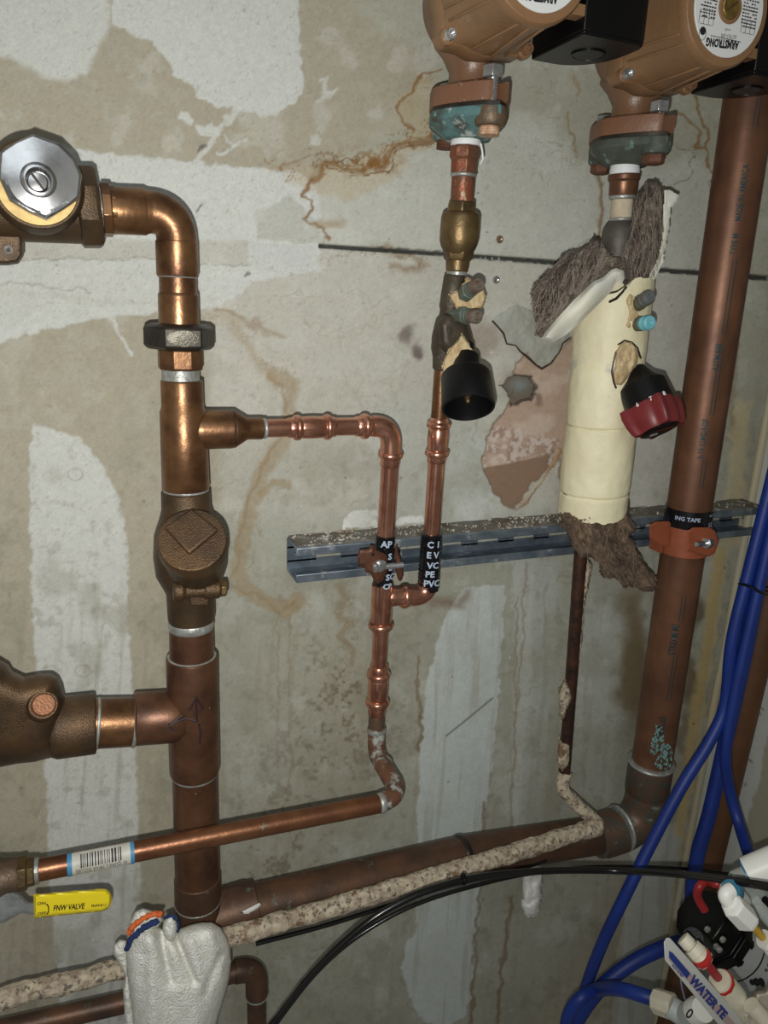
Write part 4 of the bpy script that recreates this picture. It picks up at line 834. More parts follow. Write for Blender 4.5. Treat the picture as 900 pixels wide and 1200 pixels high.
# ------------------------------------------------------------------ bottom-left short pipe with elbow
bl = thing('lower_copper_pipe', P(200,1180,.09), 'brown copper pipe at the bottom left, behind the glove, turning down at an elbow', 'pipe')
ps = fillet([P(-60,1222,.09), P(140,1176,.09), P(300,1133,.09), P(301,1215,.09)], [.001,.022], 10); m = M(); m.tube(ps, S2(290,1140,.09,22)/2, 28); m.out('pipe', MT['copper_dark'], bl)
m = M(); ps = fillet([P(275,1139,.09), P(300,1133,.09), P(301,1165,.09)], .022, 10); m.tube(ps, S2(290,1140,.09,26)/2, 28); m.out('elbow', MT['copper_dark'], bl)
collar(P(301,1166,.09), P(301,1190,.09), S2(301,1166,.09,24)/2, bl, .003)
# ------------------------------------------------------------------ slotted channel on the wall
sc_ = thing('strut_channel', (.52,-.02,1.1075), 'galvanized slotted metal channel fixed across the wall', 'metal channel')
X0, X1, Z0, Z1, DD, TH, LP = .195, .852, 1.1075, 1.1465, .041, .0026, .0095
def chan(x):
    # C section, open to the room, lips rolled back
    o_ = [(0,Z0),(-DD,Z0),(-DD,Z0+LP),(-DD+.007,Z0+LP),(-DD+.007,Z0+LP-TH),(-DD+TH,Z0+LP-TH),(-DD+TH,Z0+TH),(-.0001,Z0+TH)]
    return [(x, a, b) for a, b in o_]
m = M()
prof = [(-.0005,Z0),(-DD,Z0),(-DD,Z0+LP),(-DD+.007,Z0+LP),(-DD+.007,Z0+LP-TH),(-DD+TH,Z0+LP-TH),(-DD+TH,Z0+TH),(-.0005,Z0+TH)]
m.rings([[(X0,a,b) for a,b in prof],[(X1,a,b) for a,b in prof]])
prof2 = [(a, Z0+Z1-b) for a,b in prof][::-1]
m2v = M(); m2v.rings([[(X0,a,b) for a,b in prof2],[(X1,a,b) for a,b in prof2]])
m.out('bottom_flange', MT['galv'], sc_, bevel=.0012, bseg=3)
m2v.out('top_flange', MT['galv'], sc_, bevel=.0012, bseg=3)
# slotted back
m = M(); x = X0+.0
m.box(((X0+X1)/2,-.0022,Z0+.0075), X1-X0, .0022, .010); m.box(((X0+X1)/2,-.0022,Z1-.0075), X1-X0, .0022, .010)
slots = []; xs0 = .228
while xs0 < X1: slots.append((xs0, xs0+.029)); xs0 += .0508
prev = X0
for a, b in slots+[(X1, X1)]:
    m.box(((prev+a)/2,-.0022,(Z0+Z1)/2), max(a-prev,.001), .0022, .0180); prev = b
m.out('slotted_back', MT['galv'], sc_)
m = M(); n = 90; rs = []
for i in range(n+1):
    x = X0+.002+(X1-X0-.004)*i/n; h = .0012+.0022*abs(mnoise.fractal(Vector((x*45,0,1)),1,2,4)); e = .0015*mnoise.noise(Vector((x*70,3,1)))
    rs.append([(x,-.001,Z1-.0002),(x,-DD+.004+e,Z1-.0002),(x,-DD+.006+e,Z1+h*.5),(x,-DD*.5,Z1+h*(.8+.5*mnoise.noise(Vector((x*90,1,5))))),(x,-.003,Z1+h*1.3),(x,-.001,Z1+h)])
m.rings(rs); m.out('dust_layer', MT['galv_dirty'], sc_, angle=20)
m = M()
for i in range(260):
    x = random.choice([random.uniform(.2,.85), random.gauss(.24,.02), random.gauss(.33,.035), random.gauss(.50,.04)])
    if not X0+.004 < x < X1-.004: continue
    y = random.uniform(-.036,-.002); r = random.uniform(.0006,.0021)*(1.4 if y > -.012 else 1); c = Vector((x,y,Z1+.0026)); q = [random.uniform(.5,1.2) for _ in range(6)]
    vs = [c+Vector((r*q[0],0,0)),c+Vector((0,r*q[1],0)),c-Vector((r*q[2],0,0)),c-Vector((0,r*q[3],0)),c+Vector((0,0,r*q[4])),c-Vector((0,0,r))]
    m.add(vs, [[0,1,4],[1,2,4],[2,3,4],[3,0,4],[1,0,5],[2,1,5],[3,2,5],[0,3,5]])
tag(m.out('plaster_crumbs', MT['crumb'], smooth=False), 'loose crumbs of plaster and dust lying along the top of the metal channel', 'debris', kind='stuff')
# ------------------------------------------------------------------ clamps
def plate(poly_px, d, th, ext=None):
    m = M(); m.rings([[P(x,y,d) for x,y in poly_px],[P(x,y,d)+Vector((0,-th,0)) for x,y in poly_px]]); return m
cl = thing('strut_clamp', P(445,662,.09), 'open brown strut clamp with a bolt, hooked on the channel beside the taped left pipe', 'clamp')
m = M(); pl = [(419,650),(421,644),(432,643),(434,638),(439,640),(441,645),(449,648),(454,652),(454,668),(449,680),(443,684),(438,680),(434,672),(428,670),(427,665),(420,663)]
m.inflate(pl, .088, .0018, .0008, step=1.4, edge=2.0, bulge=lambda x,y: .0025*math.sin((x-419)/14)); m.out('clamp_half', MT['clamp_rust'], cl)
m = M(); c0 = P(437.5,650,.093); m.lathe(c0, c0+Vector((0,-1,0)), [(-.001,.0018),(.0002,.0018)], 12); m.out('rivet_hole', MT['iron_black'], cl)
m = M(); m.inflate([(463,637),(466,640),(467,648),(470,658),(472,668),(472,678),(469,682),(466,678),(463,668),(464,658),(463,650)], .082, .0016, .0008, step=1.2, edge=1.5); m.out('clamp_half', MT['clamp_rust'], cl)
m = M(); a = P(440,665,.094); b = P(472,662,.084); L_ = (b-a).length; ra = S(a,3.6)
thr = [(L_*i/40, ra*(1 if i%2 else .86)) for i in range(41)]; m.lathe(a, b, thr, 14); m.lathe(a, b, [(-.001,S(a,6.2)),(.001,S(a,6.4))], 6); bt = m.out('clamp_bolt', MT['zinc'], cl)
m = M(); a = P(445.5,663,.0925); m.lathe(a, a+Vector((0.1,-1,0)), [(-.001,S(a,7.5)),(.0014,S(a,7.5)),(.003,S(a,5.5)),(.0035,S(a,3))], 16); m.lathe(a+Vector((-.006,0,.0)), a+Vector((-.006,-1,0)), [(0,.003),(.003,.0032),(.004,.002)], 6); m.out('bolt_head', MT['zinc'], cl)
oc2 = thing('pipe_clamp', P(800,628,.08), 'orange coated pipe clamp with a bolt holding the large right pipe to the channel', 'clamp')
axp = (PB-PA).normalized(); cc_ = PA+axp*((PB-PA).length*stn(PA,PB,py=630)); u = Vector((0,-1,0)); u = (u-axp*u.dot(axp)).normalized(); w = axp.cross(u); sgx = 1 if w.x > 0 else -1
m = M(); hw = S(cc_, 17); R_ = rP+.0015; angs = [math.radians(a) for a in range(-98, 99, 7)]
def arcp(q, r, h): return cc_+axp*h+(u*math.cos(q)+w*(sgx*math.sin(q)))*r
fr = []
pathc = [('p', -1)]
pts_o = []; pts_i = []
for q in angs: pts_o.append((q, R_+.0018)); pts_i.append((q, R_))
sec = []
for (q, ro), (_, ri) in zip(pts_o, pts_i): sec.append([arcp(q, ro, -hw), arcp(q, ro, hw), arcp(q, ri, hw), arcp(q, ri, -hw)])
m.rings(sec)
# ears
eL = arcp(angs[0], R_+.0009, 0); eR = arcp(angs[-1], R_+.0009, 0)
for e, sg_ in ((eL,-1),(eR,1)):
    m.box(e+Vector((sg_*.004,.008,0)), .0022, .022, hw*2, (Vector((1,0,0)),Vector((0,1,0)),Vector((0,0,1))))
m.out('clamp_band', MT['clamp_orange'], oc2, bevel=.0007)
m = M(); pl = [(806,622),(812,618),(830,618),(838,622),(842,634),(838,648),(832,652),(820,650),(806,645)]
m.inflate(pl, .108, .0016, .0010, step=1.6, edge=1.6); m.inflate([(761,615),(770,611),(786,611),(786,641),(776,640),(768,635),(761,631)], .084, .0016, .001, step=1.6, edge=1.6)
m.out('clamp_ear', MT['clamp_orange'], oc2)
m = M(); a = P(832,636,.108); b = P(816,638,.124); L_ = (b-a).length; m.lathe(a, b, [(L_*i/26, S(a,3.0)*(1 if i%2 else .85)) for i in range(27)], 12); m.lathe(a, b, [(L_*.05,S(a,6.5)),(L_*.34,S(a,6.5)),(L_*.36,S(a,5.2))], 6); m.out('clamp_bolt', MT['zinc'], oc2)
t = thing('vinyl_tape', P(806,603,.09), 'black vinyl tape band around the large right pipe just above the orange clamp', 'tape')
m = M(); stack(m, (884,75,dP), (762,905,dP), [(594,50),(594.3,53),(600,53.6),(607,53.2),(617,53.6),(620,53),(620.3,50)], 'y', 40); m.out('wrap', MT['tape'], t)
m = M(); 
for s_, y, off, sz in (('ING TAPE',604,-1.30,6.5),('UL US',599,.18,4),('UL',611,.20,8),('E617',617,.2,4)):
    c = PA+axp*((PB-PA).length*stn(PA,PB,py=y)); sz_ = S(c, sz); text_mesh(m, s_, sz_, cyl_map(PA, PB, S(c,53.6)/2+.0004, sgx*off, (c-PA).length, 'ring', sgn=sgx, dirn=-1, lift=.0004), bold=.02*sz_)
m.out('tape_print', MT['ink_pale'], t, smooth=False)
# ------------------------------------------------------------------ fittings under the middle pump
st = thing('copper_nipple', P(545,200,.085), 'tarnished copper adapter and stub with white thread tape under the middle pump flange', 'fitting')
KA, KB = (546.5,158,.085), (535,325,.082)
m = M(); stack(m, KA, KB, [(158,32),(160,36),(164,34.6),(167,36),(171,35),(172,30)], 'y', 28)
m.tube([P(563,168,.105),P(565,176,.106),P(566,186,.106),P(563,192,.107)], .0009, 8); m.out('thread_tape', MT['teflon'], st)
rc_ = mat('mottled_red_copper', (.26,.075,.035), .42, .4, var=(.12,.07,.04), vs=90, bump=.8, bs=200, spots=[(80,.62,.05,(.42,.30,.18))])
m = M(); stack(m, KA, KB, [(171,32),(173,36),(184,37),(187,34),(188,32),(203,31),(204,29)], 'y', 8, rot=.3); m.out('adapter', rc_, st, bevel=.0006)
solder(KA, KB, 205.5, 29, 'y', st, 2.4)
m = M(); stack(m, KA, KB, [(203,28),(240,27)], 'y', 26); m.out('stub', rc_, st)
bcv = thing('brass_check_valve', P(538,270,.083), 'small bulbous brass check valve between the stub and the black knob valve', 'valve')
m = M(); stack(m, KA, KB, [(236,28),(237,35),(250,36)], 'y', 6, rot=.4); stack(m, KA, KB, [(248,38),(251,44),(255,46),(270,46.5),(282,46),(289,42),(296,35),(298,33)], 'y', 36)
stack(m, KA, KB, [(290,32),(291,38),(303,35),(306,30)], 'y', 6, rot=.1); stack(m, KA, KB, [(304,28),(318,26),(319,23)], 'y', 28); m.out('valve_body', MT['brass'], bcv, bevel=.0012, angle=40)
m = M(); stack(m, KA, KB, [(316,20),(317,24.5),(322,24),(323,20)], 'y', 24); m.out('solder_ring', MT['solder'], bcv)
# drain valve with black cup knob
dv = thing('drain_valve', P(528,400,.08), 'dark corroded valve with two capped ports and a hollow black cup knob', 'valve')
KC, KD = (534,318,.082), (517,436,.076)
m = M(); stack(m, KC, KD, [(322,22),(324,26),(345,27),(360,27),(364,24),(372,24),(378,31),(395,34),(410,32),(420,25),(432,22),(434,19)], 'y', 30)
m.inflate([(512,378),(522,366),(540,366),(548,378),(553,396),(555,412),(545,424),(525,420),(514,405)], .085, .014, .012, edge=14); m.out('valve_body', MT['grimy'], dv, angle=60)
pg = mat('green_brown_port', (.10,.085,.06), .55, .3, var=(.13,.19,.16), vs=60, bump=.6)
for a, b, capm, wd in (((538,349,.086),(561,333,.126),'brown','upper'), ((530,369,.086),(560,371,.126),'dark','lower')):
    A_ = P(*a); B_ = P(*b); L_ = (B_-A_).length; r = S(B_,8.6)
    m = M(); m.lathe(A_, B_, [(0,r*.9),(L_*.3,r*.95)], 20); m.lathe(A_, B_, [(L_*.28,r*.9),(L_*.3,r*1.25),(L_*.55,r*1.25),(L_*.57,r*.9)], 6); m.lathe(A_, B_, [(L_*.55,r*.9),(L_*.62,r*.98),(L_*.66,r*.84),(L_*.72,r*.98),(L_*.76,r*.9)], 20); pt_ = m.out('drain_port', pg, dv, bevel=.0005)
    m = M(); m.lathe(A_, B_, [(L_*.74,r*.95),(L_*.96,r*1.0),(L_,r*.85),(L_,r*.5),(L_*.95,r*.35),(L_*.95,.0001)], 24); m.out('port_cap', mat('dull_port_cap', (.13,.085,.065), .5, .3, var=(.2,.17,.13), vs=120, bump=.6), pt_)
m = M(); m.inflate([(526,346),(534,342),(540,336),(546,326),(556,329),(568,338),(570,350),(566,360),(556,363),(548,364),(542,374),(548,381),(540,380),(535,370),(532,358)], .094, .005, .004, step=1.2, rag=1.5, edge=3, nz=.002, nf=80)
m.inflate([(541,391),(547,398),(555,408),(559,424),(558,438),(548,434),(538,437),(528,443),(519,446),(517,438),(521,420),(530,405)], .104, .007, .004, step=1.2, rag=1.5, edge=3, nz=.002, nf=80); m.out('cream_mastic', MT['putty'], dv, label='torn cream coloured mastic')
def cup(parent, a, b, r, L_=None):
    m = M(); A_ = P(*a); B_ = P(*b); L_ = (B_-A_).length
    m.lathe(A_, B_, [(0,r*.55),(.001,r*.88),(.003,r*.94),(L_*.96,r*1.0),(L_,r*.985),(L_,r*.90),(L_*.9,r*.87),(L_*.25,r*.80),(L_*.22,r*.3),(L_*.22,.0005)], 48); return m, A_, B_, L_
m, A_, B_, L_ = cup(dv, (545.5,438,.118), (549,478,.140), S2(549,478,.138,31.5))
kn = m.out('cup_knob', MT['black_m'], dv, angle=40)
m = M(); m.lathe(P(548,404,.096), P(545.5,440,.119), [(0,.006),(.012,.0075),(.016,.012),((P(545.5,440,.119)-P(548,404,.096)).length,.014)], 24); m.out('knob_neck', MT['black_m'], kn)
m = M(); m.lathe(A_, B_, [(L_*.2,.0052),(L_*.62,.0052),(L_*.66,.0042)], 6); m.lathe(A_, B_, [(L_*.6,.0028),(L_*.82,.0026),(L_*.86,.0015)], 14); m.out('valve_stem', MT['brass'], kn, bevel=.0004)
# ------------------------------------------------------------------ right hand line: adapter, dark valve, jacket
s2_ = thing('copper_nipple', P(732,215,.085), 'copper adapter and plaster coated stub with white thread tape under the right hand pump flange', 'fitting')
QA2, QB2 = (733,188,.085), (724,300,.083)
m = M(); stack(m, QA2, QB2, [(190,30),(192,34),(196,33),(200,34.5),(204,34),(205,30)], 'y', 28); m.out('thread_tape', MT['teflon'], s2_)
m = M(); stack(m, QA2, QB2, [(204,33),(205,37),(211,37),(213,33),(228,32),(230,30)], 'y', 30); m.out('adapter', MT['copper_brown'], s2_, bevel=.0006)
solder(QA2, QB2, 231, 29, 'y', s2_, 3); solder(QA2, QB2, 257, 23, 'y', s2_, 3)
m = M(); stack(m, QA2, QB2, [(232,25),(255,25)], 'y', 24); m.out('stub', mat('cream_coated_stub', (.55,.47,.34), .8, 0, var=(.42,.33,.22), vs=50, bump=.8, spots=[(60,.66,.05,(.2,.06,.03))]), s2_)
m = M(); stack(m, QA2, QB2, [(256,22),(260,26),(264,34),(270,40),(285,42),(300,38)], 'y', 30); tag(m.out('dark_check_valve', mat('soot_dark_valve', (.07,.062,.05), .55, .3, var=(.10,.09,.075), vs=60, bump=.6)), 'dark grimy bulbous valve half buried in the torn insulation', 'valve')
# jacketed pipe
jk = thing('insulated_pipe', P(700,470,.078), 'cream painted pipe insulation jacket, torn open at the top', 'pipe insulation')
JA_, JB_ = (723,318,.078), (693,606,.078)
A_ = P(*JA_); B_ = P(*JB_); L_ = (B_-A_).length; rj = S(P(697,553,.078), 80)/2; axj = (B_-A_).normalized(); uj = Vector((0,-1,0)); uj = (uj-axj*uj.dot(axj)).normalized(); wj = axj.cross(uj); sj = 1 if wj.x > 0 else -1
m = M(); nA, nH = 72, 240; R1 = []; R2 = []
for i in range(nH+1):
    h = L_*i/nH; a1 = []; a2 = []
    for j in range(nA):
        q = 2*math.pi*j/nA; s_ = math.sin(q)*sj
        top = .006+.030*max(0, -s_-.1)+.012*max(0, s_-.35)+.004*mnoise.noise(Vector((q*3,1,1)))+.0015*mnoise.noise(Vector((q*17,4,1))); bot = L_-.004-.010*max(0, s_)-.003*mnoise.noise(Vector((q*5,7,2)))
        hh = min(max(h, top), bot)
        dr = uj*math.cos(q)+wj*math.sin(q); nz = .0010*mnoise.fractal(Vector((math.cos(q)*2, math.sin(q)*2, hh*22)),1,2,4); 
        seam = sum(-.0020*math.exp(-((hh-L_*s0-.0015*math.sin(q))/.0013)**2) for s0 in (.60,.885)) 
        a1.append(A_+axj*hh+dr*(rj+nz+seam)); a2.append(A_+axj*hh+dr*(rj-.0022+nz))
    R1.append(a1); R2.append(a2)
m.rings(R1+R2[::-1]+[R1[0]], caps=False); m.out('jacket', MT['cream'], jk, angle=60)
m = M(); m.tube([A_+axj*(L_*.09), B_-axj*.006], rj*.93, 40, wob=.002, wf=60); m.out('glass_wool_core', MT['fiber2'], jk)
# hanging torn paper flap
FP = [(717,316),(722,314),(731,317),(732,326),(728,334),(722,330),(716,342),(707,351),(694,364),(678,380),(664,392),(648,401),(640,400),(634,397),(640,388),(650,376),(661,364),(674,350),(688,337),(696,329),(705,326)]
m = M(); m.inflate(FP, .124, .0010, .0004, step=1.3, edge=1.5, bulge=lambda x, y: .010*math.exp(-((x-y*.0-690+ (y-350)*1.05)/16)**2)*.7+.003*math.sin(x/9)); m.out('torn_paper', MT['paper'], jk)
m = M(); m.inflate([(779,222),(786,224),(796,228),(792,238),(786,244),(785,262),(780,290),(776,308),(766,330),(758,345),(754,340),(764,318),(772,300),(777,270),(778,240)], .105, .0008, .0004, step=1.2, rag=.8, edge=1.5, nz=.002, nf=50); m.out('torn_paper', MT['paper'], jk)
# torn holes with mastic and small ports
m = M(); m.inflate([(722,412),(728,402),(738,400),(745,406),(748,418),(745,430),(738,440),(728,452),(720,450),(718,438),(722,426)], .1165, .004, .006, step=1.2, rag=1.0, edge=4, nz=.003, nf=70)
m.inflate([(738,341),(748,336),(756,338),(756,352),(748,360),(752,372),(747,388),(740,390),(733,382),(736,366),(733,352)], .113, .004, .006, step=1.2, rag=1.2, edge=4, nz=.003, nf=70); m.out('cream_mastic', MT['putty'], jk)
m = M()
ed = [(722,412),(719,424),(717,436),(719,448),(722,455)]; m.tube([P(x,y,.118) for x,y in ed], .0009, 6, wob=.0005, wf=200); m.tube([P(x,y,.118) for x,y in [(724,404),(732,399),(741,401),(747,408),(751,420)]], .0008, 6, wob=.0005, wf=200)
m.tube([P(x,y,.117) for x,y in [(714,354),(722,350),(730,342),(734,336)]], .0012, 6, wob=.0008, wf=200); m.out('burnt_tear_edge', MT['iron_black'], jk)
dv2 = thing('drain_valve', P(745,400,.10), 'valve buried in the cream jacket, showing two capped ports and a dark red knob', 'valve')
for a, b, cm, nm in (((742,359,.108),(762,347,.135),mat('grey_blue_cap', (.11,.15,.16), .5, .2, var=(.16,.12,.10), vs=90, bump=.5),'grey blue cap'), ((742,380,.108),(763,378,.135),MT['turq'],'bright turquoise cap')):
    A_ = P(*a); B_ = P(*b); L_ = (B_-A_).length; r = S(B_,8.4)
    m = M(); m.lathe(A_, B_, [(-.004,r*1.1),(L_*.5,r*1.1),(L_*.52,r*.9),(L_*.6,r*.9)], 12); pt_ = m.out('drain_port', mat('dark_green_port', (.05,.055,.03), .6, .1, var=(.12,.12,.07), vs=60, bump=.6), dv2)
    m = M(); m.lathe(A_, B_, [(L_*.55,r*.95),(L_*.68,r*1.05),(L_*.74,r*.92),(L_*.8,r*1.05),(L_*.94,r*1.0),(L_,r*.8),(L_,r*.35),(L_*.95,r*.25),(L_*.95,.0001)], 24); m.out('port_cap', cm, pt_, label=nm)
A_ = P(746,438,.112); B_ = P(774,506,.152); axk = (B_-A_).normalized(); L_ = (B_-A_).length; rk = S(B_, 30)
m = M(); m.lathe(A_, B_, [(-.006,rk*.38),(L_*.10,rk*.62),(L_*.22,rk*.92),(L_*.55,rk*.95),(L_*.56,rk*.6)], 36); kn = m.out('knob_barrel', MT['black_m'], dv2, label='black lower barrel of the knob')
m = M(); u = Vector((0,-1,0)); u = (u-axk*u.dot(axk)).normalized(); w = axk.cross(u); R = []
def rr(q, f): return rk*(f*.93+ (.30*max(0, math.cos(4*(q-.35)))**3)*f)
for h, f in ((.54,.9),(.545,1.0),(.66,1.02),(.80,.98),(.93,.90),(.97,.84),(.97,.74),(.94,.72),(.94,.3)):
    R.append([A_+axk*(L_*h)+(u*math.cos(q)+w*math.sin(q))*(rr(q, f) if f > .8 else rk*f) for q in np.linspace(0,2*math.pi,73)[:-1]])
m.rings(R); rk_o = m.out('red_grip', MT['red_knob'], kn, angle=30, label='dark red lobed grip')
m = M(); m.lathe(A_, B_, [(L_*.93,rk*.73),(L_*.975,rk*.73),(L_*.985,rk*.66)], 36); m.out('end_disc', MT['black'], kn)
m = M(); n0 = A_+axk*(L_*.985)
ux = (onplane(790,490,n0,axk)-onplane(750,503,n0,axk)).normalized(); vx = axk.cross(ux); vx = -vx if vx.z < 0 else vx
for cx, cy, wx, wy in ((.0035,.0045,.016,.0028),):
    m.add([n0+ux*(cx-wx/2)+vx*(cy-wy/2)+axk*.0006, n0+ux*(cx+wx/2)+vx*(cy-wy/2)+axk*.0006, n0+ux*(cx+wx/2+.002)+vx*(cy)+axk*.0006, n0+ux*(cx+wx/2)+vx*(cy+wy/2)+axk*.0006, n0+ux*(cx-wx/2)+vx*(cy+wy/2)+axk*.0006], [[0,1,2,3,4]])
m.out('arrow_mark', MT['red_knob'], kn, smooth=False)
m = M(); m.box(n0-ux*.006-vx*.006+axk*.0006, .008, .0006, .0035, (ux, axk, vx)); m.out('pale_mark', mat('pale_grey_mark', (.3,.3,.27)), kn)
m = M()
for s_, x, y in (('6',741,470),('7',759,463),('8',775,457)):
    c = P(x,y,.138); o_ = Vector(CAM); dirv = (c-o_).normalized(); c = o_+dirv*((n0-o_).length*.985-.004)
    # sit on the grip side
    q = c-A_; hh = q.dot(axk); rad = (q-axk*hh); dd = rad.normalized(); hh = L_*(.60); c = A_+axk*hh+dd*(rr(math.atan2(dd.dot(w), dd.dot(u)), 1.02)+.0006); tx = axk.cross(dd); tx = -tx if tx.x < 0 else tx
    text_mesh(m, s_, .0062, lambda x_, y_, c=c, tx=tx, dd=dd: c+tx*x_-axk*y_+dd*.0004, bold=.00015)
m.out('dial_digits', MT['teflon'], rk_o, smooth=False)
# ------------------------------------------------------------------ torn glass wool
def fibres(m, poly, d, ang, n, ln=(.012,.045), sp=.5, r=.00022, bul=None):
    pl = np.array(poly, float); k = 0
    while k < n:
        x = random.uniform(*pl[:,0].__array__()[[pl[:,0].argmin(), pl[:,0].argmax()]]); y = random.uniform(pl[:,1].min(), pl[:,1].max())
        s_ = -psd(np.array([x]), np.array([y]), pl)[0]
        if s_ < 0: continue
        k += 1; a = (ang(x, y) if callable(ang) else ang)+random.gauss(0, sp); L = random.uniform(*ln); px_ = L/.0009; n_ = 6; pts = []
        bx, by = x, y
        for i in range(n_):
            dd = d+(bul(x, y) if bul else 0)*min(1, s_/8)+.0015+.0015*math.sin(i+k); pts.append(P(bx, by, dd)); a += random.gauss(0,.12); bx += math.cos(a)*px_/n_; by += math.sin(a)*px_/n_
            if psd(np.array([bx]), np.array([by]), pl)[0] > 2: break
        if len(pts) > 2: m.tube(pts, [r*(1-.5*abs(i/(len(pts)-1)-.5)) for i in range(len(pts))], 4)
FL = [(622,356),(624,340),(632,326),(644,318),(655,308),(661,296),(675,292),(689,287),(694,278),(703,279),(709,288),(716,297),(728,301),(738,312),(745,328),(741,342),(734,338),(728,326),(716,318),(704,328),(690,340),(676,353),(660,368),(648,382),(636,396),(626,394),(630,384),(627,372)]
gw = thing('torn_insulation', P(680,330,.10), 'grey brown clump of torn fibreglass hanging left of the jacket top, over the wall joint', 'insulation')
m = M(); m.inflate(FL, .095, .020, .016, step=1.6, rag=3.5, edge=13, nz=.009, nf=40, flow=lambda x, y: 2.35+.10*math.sin((x+y)/40), fz=.017); m.out('wool_clump', MT['fiber'], gw, angle=80)
m = M(); fibres(m, FL, .113, lambda x, y: 2.35+.7*math.sin((x+y)/18), 330, sp=.16, bul=lambda x,y:.004); m.out('loose_strands', mat('pale_brown_strands', (.25,.205,.165), .9), gw)
m = M(); fibres(m, FL, .112, lambda x, y: 2.35+.5*math.sin((x+y)/22), 260, sp=.16, bul=lambda x,y:.004); m.out('dark_strands', mat('dark_brown_strands', (.09,.065,.05), .9), gw)
FR = [(743,232),(750,222),(760,214),(768,211),(774,217),(780,221),(779,245),(778,278),(775,300),(768,320),(760,334),(750,344),(742,346),(738,336),(740,322),(732,308),(722,298),(730,288),(738,276),(741,258)]
gr_ = thing('torn_insulation', P(760,280,.09), 'brown slab of torn fibreglass standing up to the right of the dark grimy valve', 'insulation')
m = M(); m.inflate(FR, .088, .014, .014, step=1.6, rag=2.2, edge=10, nz=.006, nf=50, flow=1.68, fz=.012); m.out('wool_slab', MT['fiber'], gr_, angle=80)
m = M(); fibres(m, FR, .104, 1.68, 220, sp=.10); m.out('loose_strands', bpy.data.materials['pale_brown_strands'], gr_)
m = M(); fibres(m, FR, .104, 1.68, 200, sp=.10); m.out('dark_strands', bpy.data.materials['dark_brown_strands'], gr_)
FD = [(654,600),(668,600),(680,606),(687,604),(692,594),(699,580),(712,578),(727,579),(734,582),(737,590),(736,600),(742,612),(746,622),(738,628),(746,642),(752,656),(762,670),(773,687),(764,693),(752,690),(742,688),(733,690),(727,680),(718,676),(707,680),(704,672),(700,660),(692,652),(680,652),(672,646),(668,632),(660,616)]
gd = thing('torn_insulation', P(705,620,.09), 'matted brown fibreglass rag hanging from the bottom of the cream jacket, over the channel', 'insulation')
m = M(); m.inflate(FD, .088, .016, .010, step=1.6, rag=2.6, edge=11, nz=.010, nf=45, flow=1.1, fz=.007); m.out('wool_rag', MT['fiber2'], gd, angle=80)
m = M(); fibres(m, FD, .104, 1.1, 160, sp=.35, r=.0002); m.out('loose_strands', mat('reddish_brown_strands', (.24,.17,.12), .9), gd)
